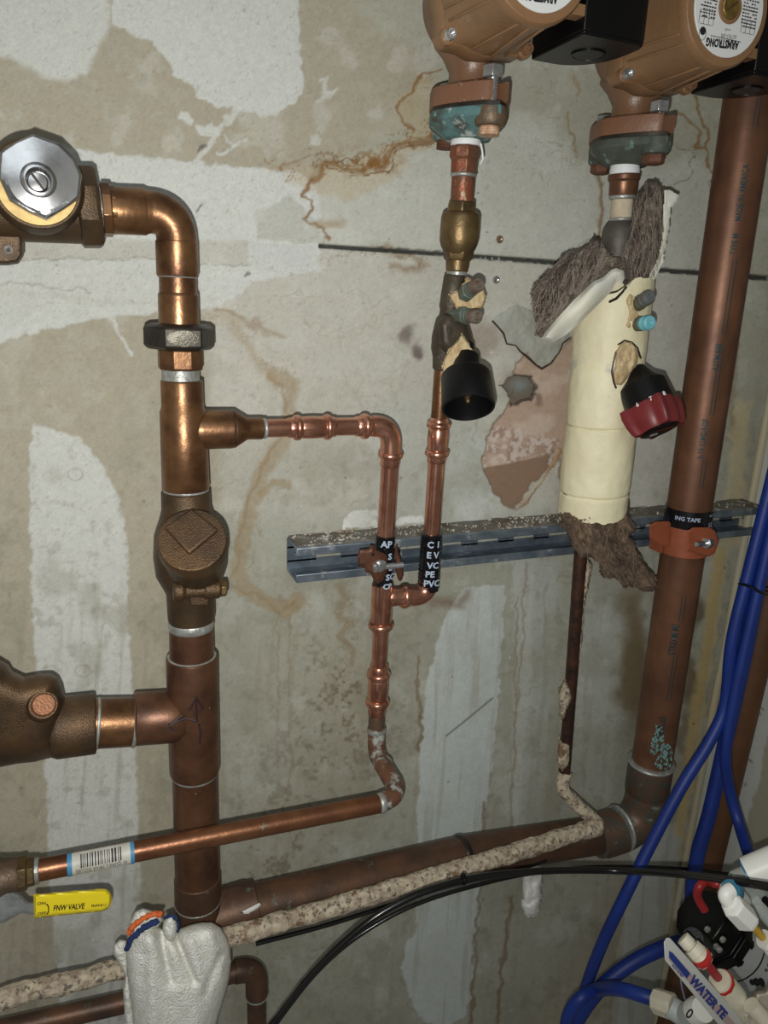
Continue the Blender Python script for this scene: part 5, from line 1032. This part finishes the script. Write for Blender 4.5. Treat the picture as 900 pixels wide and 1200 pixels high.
# ------------------------------------------------------------------ circulator pumps
PCX, PCZ = .5135, 1.640
def make_pump(dx, dz, label):
    X, Z = PCX+dx, PCZ+dz; g = thing('circulator_pump', (X, -.085, Z-.05), label, 'pump', 'brown circulator pumps at the top')
    Y = Vector((0,-1,0)); c = lambda d: Vector((X,-d,Z))
    m = M(); m.lathe(c(.045), c(.2), [(.018,.022),(.021,.033),(.030,.0395),(.045,.0425),(.056,.0435),(.060,.044)], 56)
    fx = .0075  # pipe axis is slightly right of the motor
    m.lathe((X+fx,-.085,Z-.028), (X+fx,-.085,Z-.1), [(0,.036),(.010,.027),(.022,.0205),(.034,.0215),(.040,.026)], 36)
    m.lathe((X+fx,-.085,Z+.028), (X+fx,-.085,Z+.12), [(0,.036),(.012,.025),(.07,.021)], 32)
    m.out('volute', MT['pump2'], g, bevel=.0015, angle=40)
    # mounting flange with four lugs
    n = 72; ol = []
    for i in range(n):
        q = 2*math.pi*i/n; ol.append(.0465+.0085*max(0, math.cos(4*(q-math.pi/4)))**2)
    def oring(d, k): return [c(d)+Vector((math.cos(2*math.pi*i/n)*ol[i]*k,0,math.sin(2*math.pi*i/n)*ol[i]*k)) for i in range(n)]
    m = M(); m.rings([oring(.100,.97),oring(.102,1),oring(.119,1),oring(.122,.97)]); 
    R = [oring(.121,.965)]
    for d, r in ((.128,.0475),(.136,.0452),(.150,.0440),(.185,.0432),(.192,.0440),(.197,.0440),(.200,.0422),(.2005,.036)):
        R.append([c(d)+Vector((math.cos(2*math.pi*i/n)*(r if d > .13 else r*.6+ol[i]*.38),0,math.sin(2*math.pi*i/n)*(r if d > .13 else r*.6+ol[i]*.38))) for i in range(n)])
    m.rings(R)
    # raised cast ribs running along the motor casing
    for q in (3.55,3.75,4.35,4.75,5.05):
        p0 = c(.128)+Vector((math.cos(q)*.0475,0,math.sin(q)*.0475)); q2 = q+(.12 if q < 4.5 else -.05); p1 = c(.19)+Vector((math.cos(q2)*.0432,0,math.sin(q2)*.0432)); m.tube([p0, p0*.5+p1*.5, p1], .0011, 8)
    # lug that carries the terminal box
    m.box(c(.184)+Vector((.043,0,-.024)), .011, .012, .008)
    m.out('motor_casing', MT['pump'], g, bevel=.0006, angle=35)
    for sx in (-1,1):
        for sz in (-1,1):
            b0 = c(.118)+Vector((sx*.0365,0,sz*.0365)); m = M(); m.lathe(b0, b0+Y, [(0,.0068),(.006,.0068),(.007,.006)], 20); bs_ = m.out('bolt_boss', MT['pump'], g)
            m = M(); m.lathe(b0, b0+Y, [(.006,.0046),(.0125,.0046),(.0135,.0040),(.0135,.0024),(.0105,.0022),(.0105,.0002)], 18); m.out('socket_screw', MT['zinc'] if sx < 0 else MT['pump2'], bs_)
    m = M(); m.lathe(c(.2), c(.3), [(-.001,.0362),(.0013,.0362),(.0016,.0358),(.0016,.0118),(.0005,.0118)], 64); lb = m.out('rating_label', MT['label'], g)
    m = M(); m.lathe(c(.2), c(.3), [(-.001,.0121),(.0022,.0121),(.0028,.0112),(.0028,.0090),(.0005,.0088)], 40); m.out('hub_ring', MT['pump'], g)
    m = M(); m.lathe(c(.2), c(.3), [(.0002,.0086),(.0030,.0086),(.0036,.0078),(.0036,.0002)], 36); hb = m.out('vent_plug', MT['hub'], g)
    m = M(); m.box(c(.2040), .014, .0010, .0018, (Vector((.8,0,.6)), Vector((0,1,0)), Vector((-.6,0,.8)))); m.out('plug_slot', MT['brass'], hb)
    # print, upside down
    m = M(); L0 = .2017; TL = .06
    def up(x0, z0, s=1): return lambda x, y: Vector((X+x0-x*s*math.cos(TL)-y*math.sin(TL)*s*0, -L0, Z+z0-y*s-x*math.sin(TL)*s))
    text_mesh(m, 'ARMSTRONG', .0082, up(.0150,-.0228), cond=.70, bold=.00045)
    text_mesh(m, 'ASTRO-30R', .0042, up(.0118,-.0185), cond=.8); text_mesh(m, 'model', .0028, up(.0045,-.0150), cond=.9)
    m.box((X+.0005,-L0,Z-.0226), .033, .0004, .0004)
    # emblem: outlined shield with a dark half
    ex, ez = X-.0245, Z-.0225
    m.tube([Vector((ex+.0036*math.cos(q), -L0, ez+.0048*math.sin(q))) for q in np.linspace(0,6.28,20)], .00022, 6); m.lathe((ex,-L0+.0002,ez+.0018), (ex,-L0-1,ez+.0018), [(0,.0029),(.0003,.0029)], 16)
    for sx in (-1, 1):
        for i in range(16):
            z_ = Z+.026-i*.0024-(.001 if sx > 0 else 0)
            for k in range(6):
                x_ = X+sx*(.0150+k*.0028); rr2 = math.hypot(x_-X, z_-Z)
                if .0135 < rr2 < .0335 and random.random() < .85: m.box((x_,-L0,z_), random.uniform(.0014,.0026), .0003, .0009)
        for i in (0,1,2): m.box((X+sx*.0225,-L0,Z-.0060-i*.0048), .0155-.0015*i, .0003, .00025)
        for k in (0,1,2,3): m.box((X+sx*(.0150+k*.005),-L0,Z-.0108), .00025, .0003, .0096)
    m.out('label_print', MT['ink_black'], lb, smooth=False)
    # terminal box: upright block, its back corner rounded
    bx0, bx1, df, db, zb, zt = X+.0487, X+.0487+.064, .190, .112, Z-.0395, Z+.045
    pf = [(bx0,df),(bx1-.010,df),(bx1-.003,df-.003),(bx1,df-.010)]+[(bx1-.000-(.040)*(1-math.cos(q)), df-.030-(df-.030-db)*math.sin(q)) for q in np.linspace(0,1.57,12)]+[(bx0+.002,db),(bx0,db+.003)]
    m = M(); m.rings([[Vector((x,-d,zb+.0025)) for x,d in pf],[Vector((x,-d,zt)) for x,d in pf]])
    pf2 = [(bx0+.0, df)]+pf[1:]
    cx_ = sum(p[0] for p in pf)/len(pf); cd_ = sum(p[1] for p in pf)/len(pf)
    m.rings([[Vector((cx_+(x-cx_)*.985,-(cd_+(d-cd_)*.985),zb)) for x,d in pf],[Vector((x,-d,zb+.0028)) for x,d in pf]])
    bxo = m.out('terminal_box', MT['black'], g, bevel=.0012, label='black terminal box')
    m = M(); k0 = Vector((X+.083,-.150,zb)); m.lathe(k0, k0-Vector((0,0,1)), [(-.001,.0145),(.0012,.0145),(.0012,.0128),(.0004,.0126)], 36); m.out('conduit_ring', MT['black'], bxo)
    m = M(); m.lathe(k0, k0-Vector((0,0,1)), [(-.001,.0124),(.0010,.0122),(.0012,.010)], 36); m.out('knockout', MT['knockout'], bxo)
    return g
make_pump(0, 0, 'brown cast circulator pump at upper right, its round white label in view'); make_pump(-.1800, .0045, 'brown cast circulator pump at top centre, its label mostly cut off by the frame')
EX = 1.36
def oval(xc, d0, wx, ly, z, k=1.0, tw=.07, n=48, notch=False):
    out = []
    for i in range(n):
        q = 2*math.pi*i/n; cx = math.cos(q); sy = math.sin(q); rl = 1/((abs(cx)/wx)**EX+(abs(sy)/ly)**EX)**(1/EX)
        x = rl*cx*k; y = rl*sy*k
        if notch and sy > 0 and abs(rl*cx) < .0085:
            if abs(rl*cx) > .0062: x = .0080*k*(1 if cx > 0 else -1)
            else: y = .0265; x = x*1.3
        out.append(Vector((xc+x*math.cos(tw)+y*math.sin(tw), -d0-y*math.cos(tw)+x*math.sin(tw), z)))
    return out
def flanges(xc, zc, lowmat, n, labels):
    g = thing('pump_flange', (xc,-.085,zc-.03), labels[0], 'flange')
    d0 = .085
    m = M(); m.rings([oval(xc,d0,.036,.055,zc+z_,k_,n=144,notch=True) for z_, k_ in ((.0085,.95),(.0070,1),(-.006,1),(-.0075,.985))])
    up_ = m.out('upper_flange', mat('chipped_flange_enamel', (.20,.095,.05), .45, 0, var=(.17,.08,.045), vs=30, bump=.5, spots=[(48,.64,.03,(.55,.50,.45))] if n == 0 else [(70,.70,.04,(.34,.26,.20))]), g, bevel=.001)
    m = M(); m.rings([oval(xc,d0,.036,.053,zc-.0075,.965), oval(xc,d0,.036,.053,zc-.0105,.965)]); m.out('gasket', MT['iron_black'], g)
    m = M(); m.rings([oval(xc,d0,.036,.053,zc-.0105,.99), oval(xc,d0,.036,.053,zc-.0125,1.0), oval(xc,d0,.036,.053,zc-.018,1.0), oval(xc,d0,.035,.050,zc-.022,.9), oval(xc,d0,.032,.040,zc-.027,.80), oval(xc,d0,.026,.028,zc-.030,.9), oval(xc,d0,.02,.02,zc-.031,1.0)])
    bf = Vector((xc+.037*math.sin(.07),-d0-.037*math.cos(.07),0)); bb = Vector((xc-.037*math.sin(.07),-d0+.037*math.cos(.07),0))
    m.lathe((bb.x,bb.y,zc-.011), (bb.x,bb.y,zc-.1), [(0,.0135),(.012,.0135),(.015,.011)], 24)
    m.out('lower_flange', lowmat, g, bevel=.001, angle=45)
    m = M(); m.lathe((bf.x,bf.y-.001,zc-.0105), (bf.x,bf.y-.001,zc-.1), [(0,.011),(.001,.0138),(.011,.0145),(.0145,.0125),(.0155,.009)], 28); m.out('bolt_lug', mat('bare_bronze_lug', (.17,.10,.055), .5, .3, var=(.10,.085,.06), vs=60, bump=.8) if n == 0 else lowmat, g)
    for b, front in ((bf,1),(bb,0)):
        m = M(); hd = 1.0; zt = zc+.0115 if n == 0 else zc+.0105
        m.lathe((b.x,b.y,zt), (b.x,b.y,zt+1), [(0,.0085),(.0008,.0095),(.0095,.0095),(.0105,.0082)], 6, rot=.5 if n == 0 else .2)
        m.lathe((b.x,b.y,zt+.001), (b.x,b.y,zt-1), [(i*.0011, .0052 if i % 2 else .0044) for i in range(int((zt-zc+.012)/.0011))], 16)
        bo = m.out('flange_bolt', MT['zinc'], g, bevel=.0004)
        m = M(); m.lathe((b.x,b.y,zc-.0255), (b.x,b.y,zc-1), [(0,.0105),(.007,.0105),(.0085,.0085)] if n else [(i*.0009,.0088 if i%2 else .0094) for i in range(9)], 6 if n else 14); m.out('bolt_end', (MT['corroded'] if n == 0 and front else MT['rust']), bo)
    return g
flanges(.3395, 1.5715, MT['verdigris'], 0, ['oval pump flange crusted turquoise green, with a bright hex bolt, below the left pump'])
flanges(.5195, 1.5670, MT['verdigris_dark'], 1, ['oval pump flange dull dark green, below the upper right pump'])
# ------------------------------------------------------------------ glove over the plastered pipe
gl = thing('work_glove', P(205,1150,.16), 'white terry work glove with orange and navy cuff bands draped over the lower left pipes', 'glove')
GP = [(150,1098),(155,1088),(165,1084),(176,1082),(186,1086),(196,1092),(204,1094),(212,1088),(222,1084),(236,1081),(249,1081),(259,1087),(266,1098),(270,1112),(271,1128),(269,1146),(264,1166),(257,1188),(250,1215),(244,1262),(160,1262),(157,1215),(155,1180),(150,1150),(147,1120)]
def folds(x, y):
    f = 0
    for x0, y0, x1, y1, a, w in ((188,1095,200,1150,-.0085,5),(206,1098,228,1150,-.0075,4.5),(246,1092,262,1150,.004,8),(176,1100,182,1200,.005,9),(224,1105,236,1160,.005,9),(258,1120,240,1165,-.005,5),(170,1120,160,1230,-.003,8),(215,1165,240,1240,.004,12)):
        dx, dy = x1-x0, y1-y0; t = min(1, max(0, ((x-x0)*dx+(y-y0)*dy)/(dx*dx+dy*dy))); dd = math.hypot(x-x0-t*dx, y-y0-t*dy); f += a*math.exp(-(dd/w)**2)*(1-.3*t)
    return f
m = M(); m.inflate(GP, .148, .030, .012, step=1.3, edge=26, bulge=folds, nz=.0007, nf=520); m.out('palm', MT['terry'], gl, angle=80)
m = M(); m.inflate([(149,1099),(152,1080),(158,1068),(168,1064),(178,1067),(188,1071),(191,1078),(186,1086),(175,1092),(163,1097),(155,1106),(150,1112)], .160, .014, .010, step=1.2, edge=9, nz=.0007, nf=520)
m.out('cuff', MT['terry'], gl, angle=80)
def bandt(pts, w, nm, mt, d):
    m = M(); ps = spl([P(x,y,d) for x,y in pts], 10); ps2 = [p+Vector((0,.0006*mnoise.noise(p*500),.0008*mnoise.noise(p*400))) for p in ps]
    m.tube(ps2, [S(p, w)/2*(1+.15*mnoise.noise(p*300)) for p in ps2], 12, wob=.0012, wf=300); m.out(nm, mt, gl, angle=80)
bandt([(151,1094),(155,1087),(163,1080),(173,1074),(183,1071),(189,1073)], 6.5, 'orange_band', MT['terry_o'], .1775)
bandt([(149,1113),(152,1103),(159,1095),(168,1088),(177,1083),(186,1079)], 6.5, 'navy_band', MT['terry_b'], .181)
m = M(); m.inflate([(192,1080),(196,1074),(202,1073),(207,1078),(208,1088),(206,1098),(200,1106),(194,1100),(190,1090)], .168, .010, .008, step=1.2, edge=7, nz=.0014, nf=260); m.out('folded_cuff_edge', MT['terry'], gl, angle=80)
bandt([(192,1077),(198,1072.5),(205,1075),(209,1084),(209,1092)], 3.0, 'navy_band', MT['terry_b'], .174)
m = M(); m.inflate([(133,1108),(140,1101),(148,1102),(151,1115),(150,1140),(154,1165),(158,1200),(158,1262),(150,1262),(146,1190),(144,1160),(147,1145),(139,1128),(133,1118)], .142, .008, .006, step=1.4, edge=7, nz=.0014, nf=260); m.out('back_layer', MT['terry'], gl, angle=80)
# ------------------------------------------------------------------ tubes and cables
def cable(name, pts, w, mt, label, cat, group=None, sm=10, seg=14):
    m = M(); ps = spl([P(*p) for p in pts], sm); r = S(P(*pts[len(pts)//2]), w)/2; m.tube(ps, r, seg); return tag(m.out(name, mt, angle=60), label, cat, group)
cable('blue_tube', [(985,180,.11),(950,340,.11),(925,470,.115),(905,560,.12),(880,660,.125),(858,750,.13),(850,825,.135),(832,868,.14),(800,920,.145),(765,985,.15),(735,1045,.155),(705,1108,.15),(684,1165,.14),(668,1225,.13)], 14, MT['pex'], 'blue tube that leaves the bundle and swings down to the lower left', 'tube')
cable('blue_tube', [(994,180,.10),(958,345,.10),(934,480,.100),(914,565,.10),(893,660,.10),(872,770,.105),(850,870,.11),(832,950,.12),(818,1000,.125),(811,1045,.13),(813,1075,.14),(822,1095,.15)], 17, MT['pex'], 'blue tube that runs straight down out of the bundle behind the black cable', 'tube')
cable('blue_tube', [(1000,180,.12),(965,340,.125),(938,470,.13),(918,560,.13),(898,650,.135),(876,745,.14),(858,830,.145),(850,885,.15),(856,930,.155),(868,972,.18),(884,1022,.24)], 13.5, MT['pex'], 'blue tube that leaves the bundle rightwards to the white fitting', 'tube')
cable('blue_tube', [(812,1100,.17),(780,1110,.17),(745,1126,.165),(712,1150,.16),(688,1177,.155),(665,1215,.15)], 17, MT['pex'], 'thick blue tube curving down left from behind the white sign', 'tube')
cable('blue_tube', [(776,1174,.28),(752,1166,.265),(725,1159,.24),(700,1160,.20),(680,1170,.20),(666,1190,.195),(660,1225,.19)], 15, MT['pex'], 'blue tube looping from the grey elbow at the bottom', 'tube')
cable('black_cable', [(300,1232,.19),(330,1188,.19),(368,1140,.19),(410,1098,.19),(450,1068,.19),(500,1044,.19),(560,1028,.19),(640,1020.5,.20),(720,1020.5,.21),(800,1025,.28),(870,1034,.37),(960,1050,.42)], 8, MT['cable'], 'glossy black cable arching across in front of the pipes to the right', 'cable')
cable('black_cable', [(300,1222,.14),(352,1160,.14),(400,1112,.14),(450,1078,.14),(500,1055,.14),(560,1037,.14),(620,1024,.13),(700,1016,.12),(800,1018,.12),(860,1025,.12)], 5, MT['cable'], 'thinner black cable running just behind the arching one', 'cable')
cable('black_cable', [(300,1106,.105),(380,1085,.105),(450,1063,.105),(520,1040,.105),(600,1021,.10),(640,1008,.10)], 5, MT['cable'], 'thin black line set tight under the plastered pipe', 'cable')  # slim black tube drawing a dark line along the plastered pipe's underside
a = P(543,1031,.19); m = M(); m.lathe(a-Vector((.002,0,0)), P(556,1028.5,.19), [(0,.0046),(.0004,.0054),(.0028,.0054),(.0032,.0046)], 18); m.box(a+Vector((0,0,.005)), .004, .004, .004); tag(m.out('cable_tie', MT['black_m'], bevel=.0003), 'small black cable tie around the arching cable under the plastered pipe', 'cable tie')
m = M(); ps = [P(884,690,.165),P(890,694,.167),P(900,697,.160),P(912,699,.14),P(918,696,.11),P(905,690,.085),P(888,686,.085),P(872,684,.10),P(866,684,.13),P(874,686,.155),P(884,690,.165)]; m.tube(spl(ps, 6), .0014, 8); tag(m.out('cable_tie', MT['black_m']), 'black cable tie around the blue bundle and brown pipe at the right edge', 'cable tie')
bp2 = thing('brown_pipe', P(850,900,.08), 'dark brown pipe standing in the room corner behind the blue tubes', 'pipe')
m = M(); m.tube([P(1010,240,.05), P(935,560,.06), P(832,1000,.07), P(770,1270,.08)], S2(850,900,.07,33)/2, 32); m.out('pipe', mat('painted_brown_pipe', (.125,.055,.022), .5, .15, var=(.10,.042,.018), vs=30, bump=.3), bp2)
# ------------------------------------------------------------------ filter assembly, lower right
def turn(name, a, b, prof, mt, parent=None, seg=28, rot=0, **k):
    m = M(); A_, B_ = P(*a), P(*b); L_ = (B_-A_).length; m.lathe(A_, B_, [(t*L_, S(A_*(1-min(t,1))+B_*min(t,1), w)/2) for t, w in prof], seg, rot=rot); return m.out(name, mt, parent, **k)
_P0 = P
def P(px, py, d=0.0): return _P0(px, py, d*1.35)
pv = thing('white_plastic_pipe', P(895,1020,.24), 'wide white plastic pipe end with blue ring at the right edge, above the black cable', 'pipe')
turn('pipe', (877,1024,.25), (960,990,.27), [(0,30),(0,37),(1,40),(1,20)], MT['white_pl'], pv, 36); turn('ring', (875,1025,.25), (960,990,.27), [(-.005,26),(-.005,32.5),(.03,32.5),(.03,20)], MT['oring'], pv, 32)
turn('inner_tube', (861,1031,.236), (890,1019,.25), [(0,16),(.06,20),(1,21)], MT['grey_pl'], pv, 30)
hs = thing('filter_housing', P(880,1045,.23), 'pale grey plastic body below the white pipe end', 'filter housing')
m = M(); m.inflate([(852,1022),(880,1030),(900,1042),(912,1060),(905,1068),(898,1072),(888,1078),(876,1062),(864,1048)], .235, .014, .02, edge=8); m.out('body', MT['grey_pl'], hs, bevel=.001)
turn('grey_tube', (884,1056,.25), (915,1090,.26), [(0,14),(.1,18),(1,18)], MT['grey_pl'], hs); turn('black_band', (896,1054,.262), (920,1078,.27), [(0,8),(1,9)], MT['black_m'], hs)
el = thing('push_fitting', P(855,1055,.27), 'white plastic elbow with a hexagonal nut feeding the yellow tube', 'pipe fitting')
turn('collet', (868,1056,.265), (852,1040,.270), [(0,22),(.5,23),(.8,23),(.82,19)], MT['white_pl'], el); turn('ring', (860,1046,.270), (856,1042,.271), [(0,23),(.2,24.5),(.8,24.5),(1,22)], MT['oring'], el)
m = M(); ps = fillet([P(857,1043,.275), P(846,1048,.275), P(866,1070,.28)], .010, 8); m.tube(ps, S(ps[0],17)/2, 24); m.out('elbow_body', MT['white_pl'], el)
turn('hex_nut', (857,1060,.28), (878,1081,.285), [(0,22),(.06,29),(.85,31),(.88,26),(1,25)], MT['white_pl'], el, 6, rot=.4, bevel=.0008)
cable('yellow_tube', [(876,1079,.285),(884,1087,.285),(893,1098,.285)], 9.5, MT['pexyel'], 'short yellow tube between two white fittings', 'tube')
f3 = thing('push_fitting', P(900,1108,.285), 'white fitting with a red clip at the right edge, taking the yellow tube', 'pipe fitting')
turn('body', (894,1100,.285), (930,1120,.295), [(0,14),(0,21),(.2,25),(.25,28),(1,29)], MT['white_pl'], f3); turn('clip', (898,1102.2,.2862), (901,1103.8,.287), [(0,10),(0,24),(.8,24),(.8,10)], MT['red_clip'], f3, 10)
cable('red_tube', [(852,1036,.22),(840,1036,.22),(828,1033,.21),(819,1040,.21),(818,1052,.21),(826,1067,.215)], 10, MT['pexred'], 'dark red tube bending behind the white elbow above the black pump', 'tube')
# booster pump
bo = thing('booster_pump', P(860,1110,.22), 'black booster pump with silver printed label at lower right', 'pump')
A_, B_ = P(818,1072,.20), P(925,1170,.235); ab = (B_-A_); L_ = ab.length; rb = S(P(850,1110,.21), 42)
m = M(); m.lathe(A_, B_, [(0,rb*.55),(.003,rb*.78),(.012,rb*.86),(L_*.16,rb*.88),(L_*.165,rb*.84),(L_*.18,rb*.84),(L_*.185,rb*.97),(L_*.27,rb*.98),(L_*.28,rb*.93)], 10, rot=.2); m.out('pump_head', MT['black'], bo, bevel=.002)
m = M(); m.lathe(A_, B_, [(L_*.25,rb*.95),(L_*.35,rb*.95),(L_*.355,rb*.9)], 48); m.out('motor_band', MT['slate'], bo)
m = M(); m.lathe(A_, B_, [(L_*.35,rb*.93),(L_*1.5,rb*.93),(L_*1.5,rb*.5)], 48); lab = m.out('motor_label', MT['slate'], bo, label='silver printed motor label')
axb = ab.normalized(); ub = Vector((0,-1,0)); ub = (ub-axb*ub.dot(axb)).normalized(); wb_ = axb.cross(ub); sb_ = 1 if wb_.z > 0 else -1
m = M(); m.lathe(A_, B_, [(L_*.375,rb*.90),(L_*.375,rb*.935),(L_*.387,rb*.935),(L_*.387,rb*.90)], 48)
mp = cyl_map(A_, B_, rb*.93, 0, L_*.60, 'ring', sgn=sb_, dirn=-1, lift=.0004)
def lt(s_, q0, h0, size, cond=1.0):
    text_mesh(m, s_, size, cyl_map(A_, B_, rb*.93, sb_*q0, h0, 'ring', sgn=sb_, dirn=-1, lift=.0005), cond=cond, bold=.0002)
lt('a q u a t e c', .16, L_*.455, .0075); lt('DEMAND SERIES', .20, L_*.50, .0042); lt('atec', -.36, L_*.60, .0085)
for (q0, h0, r1, r2) in ((-.24,L_*.45,.0034,.0060),(-.14,L_*.475,.0034,.0062),(-.33,L_*.43,.0026,.0046)):
    f = cyl_map(A_, B_, rb*.93, sb_*q0, h0, 'ring', sgn=sb_, dirn=-1, lift=.0005); pp_ = [f(r1*math.cos(q)+.4*r2*math.sin(q)*.6, r2*math.sin(q)) for q in np.linspace(0,6.28,18)[:-1]]; m.rings([pp_, [p*1 for p in pp_]])
m.out('label_print', MT['ink_black'], lab, smooth=False)
m = M()
for x, y in ((828,1088),(838,1108),(846,1100),(842,1112)): 
    c = P(x,y,.262 if x < 840 else .268); m.lathe(c, c+Vector((0,-1,0)), [(0,.003),(.002,.0030),(.003,.0018)], 12)
m.out('cover_screw', MT['zinc'], bo)
turn('inlet_collar', (826,1112,.235), (812,1100,.255), [(0,24),(.6,26),(1,24),(1,16)], MT['black_m'], bo, 28)
# beige fittings and red tube along the sign
f4 = thing('push_fitting', P(818,1115,.285), 'aged beige ribbed fitting with red clip at the upper end of the short red tube', 'pipe fitting')
turn('body', (800,1099,.275), (829,1130,.290), [(-.02,12),(0,17),(.28,18),(.3,15),(.34,15),(.36,22),(.62,24),(.64,22.5),(.68,24.5),(.9,25),(.92,19),(1,18)], MT['beige_pl'], f4)
turn('clip', (822,1122,.2885), (824.5,1125,.2892), [(0,16),(0,24.5),(.7,24.5),(.7,16)], MT['red_clip'], f4, 8)
cable('red_tube', [(826,1127,.290),(835,1138,.292),(845,1150,.294)], 10.5, MT['pexred'], 'short straight red tube between the two beige fittings', 'tube')
f5 = thing('push_fitting', P(855,1168,.295), 'large aged beige ribbed fitting at the lower end of the short red tube', 'pipe fitting')
turn('body', (842,1147,.294), (886,1200,.305), [(0,14),(.02,26),(.1,29),(.40,30),(.42,26),(.58,26),(.60,23),(1,23),(1.2,22)], MT['beige_pl'], f5); turn('clip', (845,1150,.295), (847.5,1152.6,.2955), [(0,16),(0,29.5),(.8,29.5),(.8,16)], MT['red_clip'], f5, 10)
vb = thing('valve_block', P(890,1180,.30), 'beige plastic valve block in the lower right corner of the frame', 'valve')
m = M(); m.inflate([(868,1190),(880,1176),(884,1162),(896,1160),(900,1150),(930,1150),(930,1240),(880,1240),(872,1206)], .292, .016, .03, edge=6); m.out('block', MT['beige_pl'], vb, bevel=.001); turn('port', (884,1182,.312), (905,1205,.32), [(-.2,20),(.5,20),(.55,24),(1,24)], MT['beige_pl'], vb)
# sign board
sb = thing('sign_board', P(825,1160,.30), 'narrow white sign board with blue WATER lettering, lower right', 'sign')
sq = [(781,1099),(785,1099),(880,1206),(930,1262),(910,1275),(843,1202),(779,1125),(778,1104)]
m = M(); m.rings([[P(x,y,.300) for x,y in sq],[P(x,y,.3035) for x,y in sq]]); brd = m.out('board', MT['sign'], sb, bevel=.0006)
m = M(); q2 = [(784,1114),(789,1117),(895,1238),(886,1240),(836,1184),(784,1125)]; m.add([P(x,y,.3038) for x,y in q2], [list(range(6))]); m.out('pink_panel', MT['sign_pink'], brd, smooth=False)
m = M(); an = math.degrees(math.atan2(107,95))
def st_(s_, x, y, sz, cond, bold=.03): flat_text(m, s_, x, y, .3042, sz, an, cond, bold, uvec=lambda U1: (lambda v: v if v.x > 0 else -v)(Vector((0,1,0)).cross(U1)))
st_('WATER TE', 807, 1150, 14.5, 1.62, .05); st_('WATER TREATMENT', 787, 1132, 4.5, .8)
m.add([P(x,y,.3041) for x,y in [(784,1114),(788.5,1117),(809,1141),(805,1147),(784,1122)]], [[0,1,2,3,4]])
m.out('sign_lettering', MT['ink_blue'], brd, smooth=False)
#m = M(); flat_text(m, 'Triangle', 786, 1124, .3045, 5, an, .8, .03, uvec=lambda U1: (lambda v: v if v.x > 0 else -v)(Vector((0,1,0)).cross(U1))); m.out('logo_lettering', MT['label'], brd, smooth=False)
# grey elbow at the bottom
ge = thing('push_fitting', P(800,1180,.24), 'grey green plastic elbow with white collet at the bottom, on the looping blue tube', 'pipe fitting')
turn('hex_nut', (766,1172,.21), (790,1180,.225), [(0,20),(.1,28),(.9,29),(1,26)], MT['beige_pl'], ge, 8, bevel=.0006)
m = M(); ps = fillet([P(785,1179,.225), P(803,1192,.235), P(818,1182,.25)], .012, 8); m.tube(ps, S(ps[0],25)/2, 28); elb = m.out('elbow_body', MT['grey_pl'], ge)
turn('collet', (814,1186,.25), (824,1183,.258), [(0,24),(.1,29),(.6,29),(1,26),(1,16)], MT['white_pl'], ge)
m = M(); c = P(808,1188,.262); m.tube([c+Vector((.0035*math.cos(q),0,.0045*math.sin(q))) for q in np.linspace(0,6.28,20)], .0007, 6); m.out('ring_mark', MT['ink_black'], elb)
cable('thin_wire', [(799,1130,.22),(798,1150,.22),(803,1172,.22),(812,1192,.22),(822,1215,.22)], 2, mat('pale_blue_wire', (.25,.33,.5), .4), 'thin pale blue wire behind the sign board', 'wire')
P = _P0
# ------------------------------------------------------------------ camera, flash and room light
cd = bpy.data.cameras.new('camera'); cam = bpy.data.objects.new('camera', cd); COL.objects.link(cam); cd.sensor_fit = 'HORIZONTAL'; cd.sensor_width = 36; cd.lens = 36*F_PX/900; cd.clip_start = .01
R = Matrix(((H[0], -(-H[1])*-1, -H[2]), (N[0], -N[1], -N[2]), (-V[0], V[1], V[2])))
R = Matrix(((H[0], -H[1], -H[2]), (N[0], -N[1], -N[2]), (-V[0], V[1], V[2])))
cam.matrix_world = Matrix.Translation(Vector(CAM)) @ R.to_4x4(); SC.camera = cam
ld = bpy.data.lights.new('phone_flash', 'SPOT'); ld.energy = 12.5; ld.spot_size = math.radians(145); ld.spot_blend = 1.0; ld.shadow_soft_size = .0035; ld.color = (1.0,.99,.955)
lo_ = bpy.data.objects.new('phone_flash', ld); COL.objects.link(lo_)
right = Vector((H[0],N[0],-V[0])); down = Vector((H[1],N[1],-V[1])); fwd = Vector((H[2],N[2],-V[2]))
lo_.location = Vector(CAM)+down*.027-right*.009; aim = (P(350,520,0)-lo_.location); lo_.rotation_euler = aim.to_track_quat('-Z','Y').to_euler()
al = bpy.data.lights.new('room_light', 'AREA'); al.energy = 2.6; al.size = .9; al.shape = 'SQUARE'; al.color = (.86,.95,1.0)
ao = bpy.data.objects.new('room_light', al); COL.objects.link(ao); ao.location = (-.2,-1.7,2.5); ao.rotation_euler = (Vector((.3,0,1.2))-ao.location).to_track_quat('-Z','Y').to_euler()
W_ = bpy.data.worlds.new('room_ambience'); SC.world = W_; W_.use_nodes = True; nt = W_.node_tree; bg = nt.nodes['Background']
tc = nt.nodes.new('ShaderNodeTexCoord'); nz0 = nt.nodes.new('ShaderNodeTexNoise'); nz0.inputs['Scale'].default_value = 2.2; nt.links.new(tc.outputs['Generated'], nz0.inputs['Vector'])
cr = nt.nodes.new('ShaderNodeValToRGB'); cr.color_ramp.elements[0].position = .42; cr.color_ramp.elements[1].position = .62; cr.color_ramp.elements[0].color = (.03,.029,.027,1); cr.color_ramp.elements[1].color = (1.0,.99,.95,1)
nt.links.new(nz0.outputs['Fac'], cr.inputs['Fac']); nt.links.new(cr.outputs['Color'], bg.inputs['Color']); bg.inputs['Strength'].default_value = .20
vs_ = SC.view_settings; vs_.view_transform = 'Standard'; vs_.look = 'None'; vs_.gamma = 1; vs_.use_curve_mapping = False; vs_.exposure = 0.52
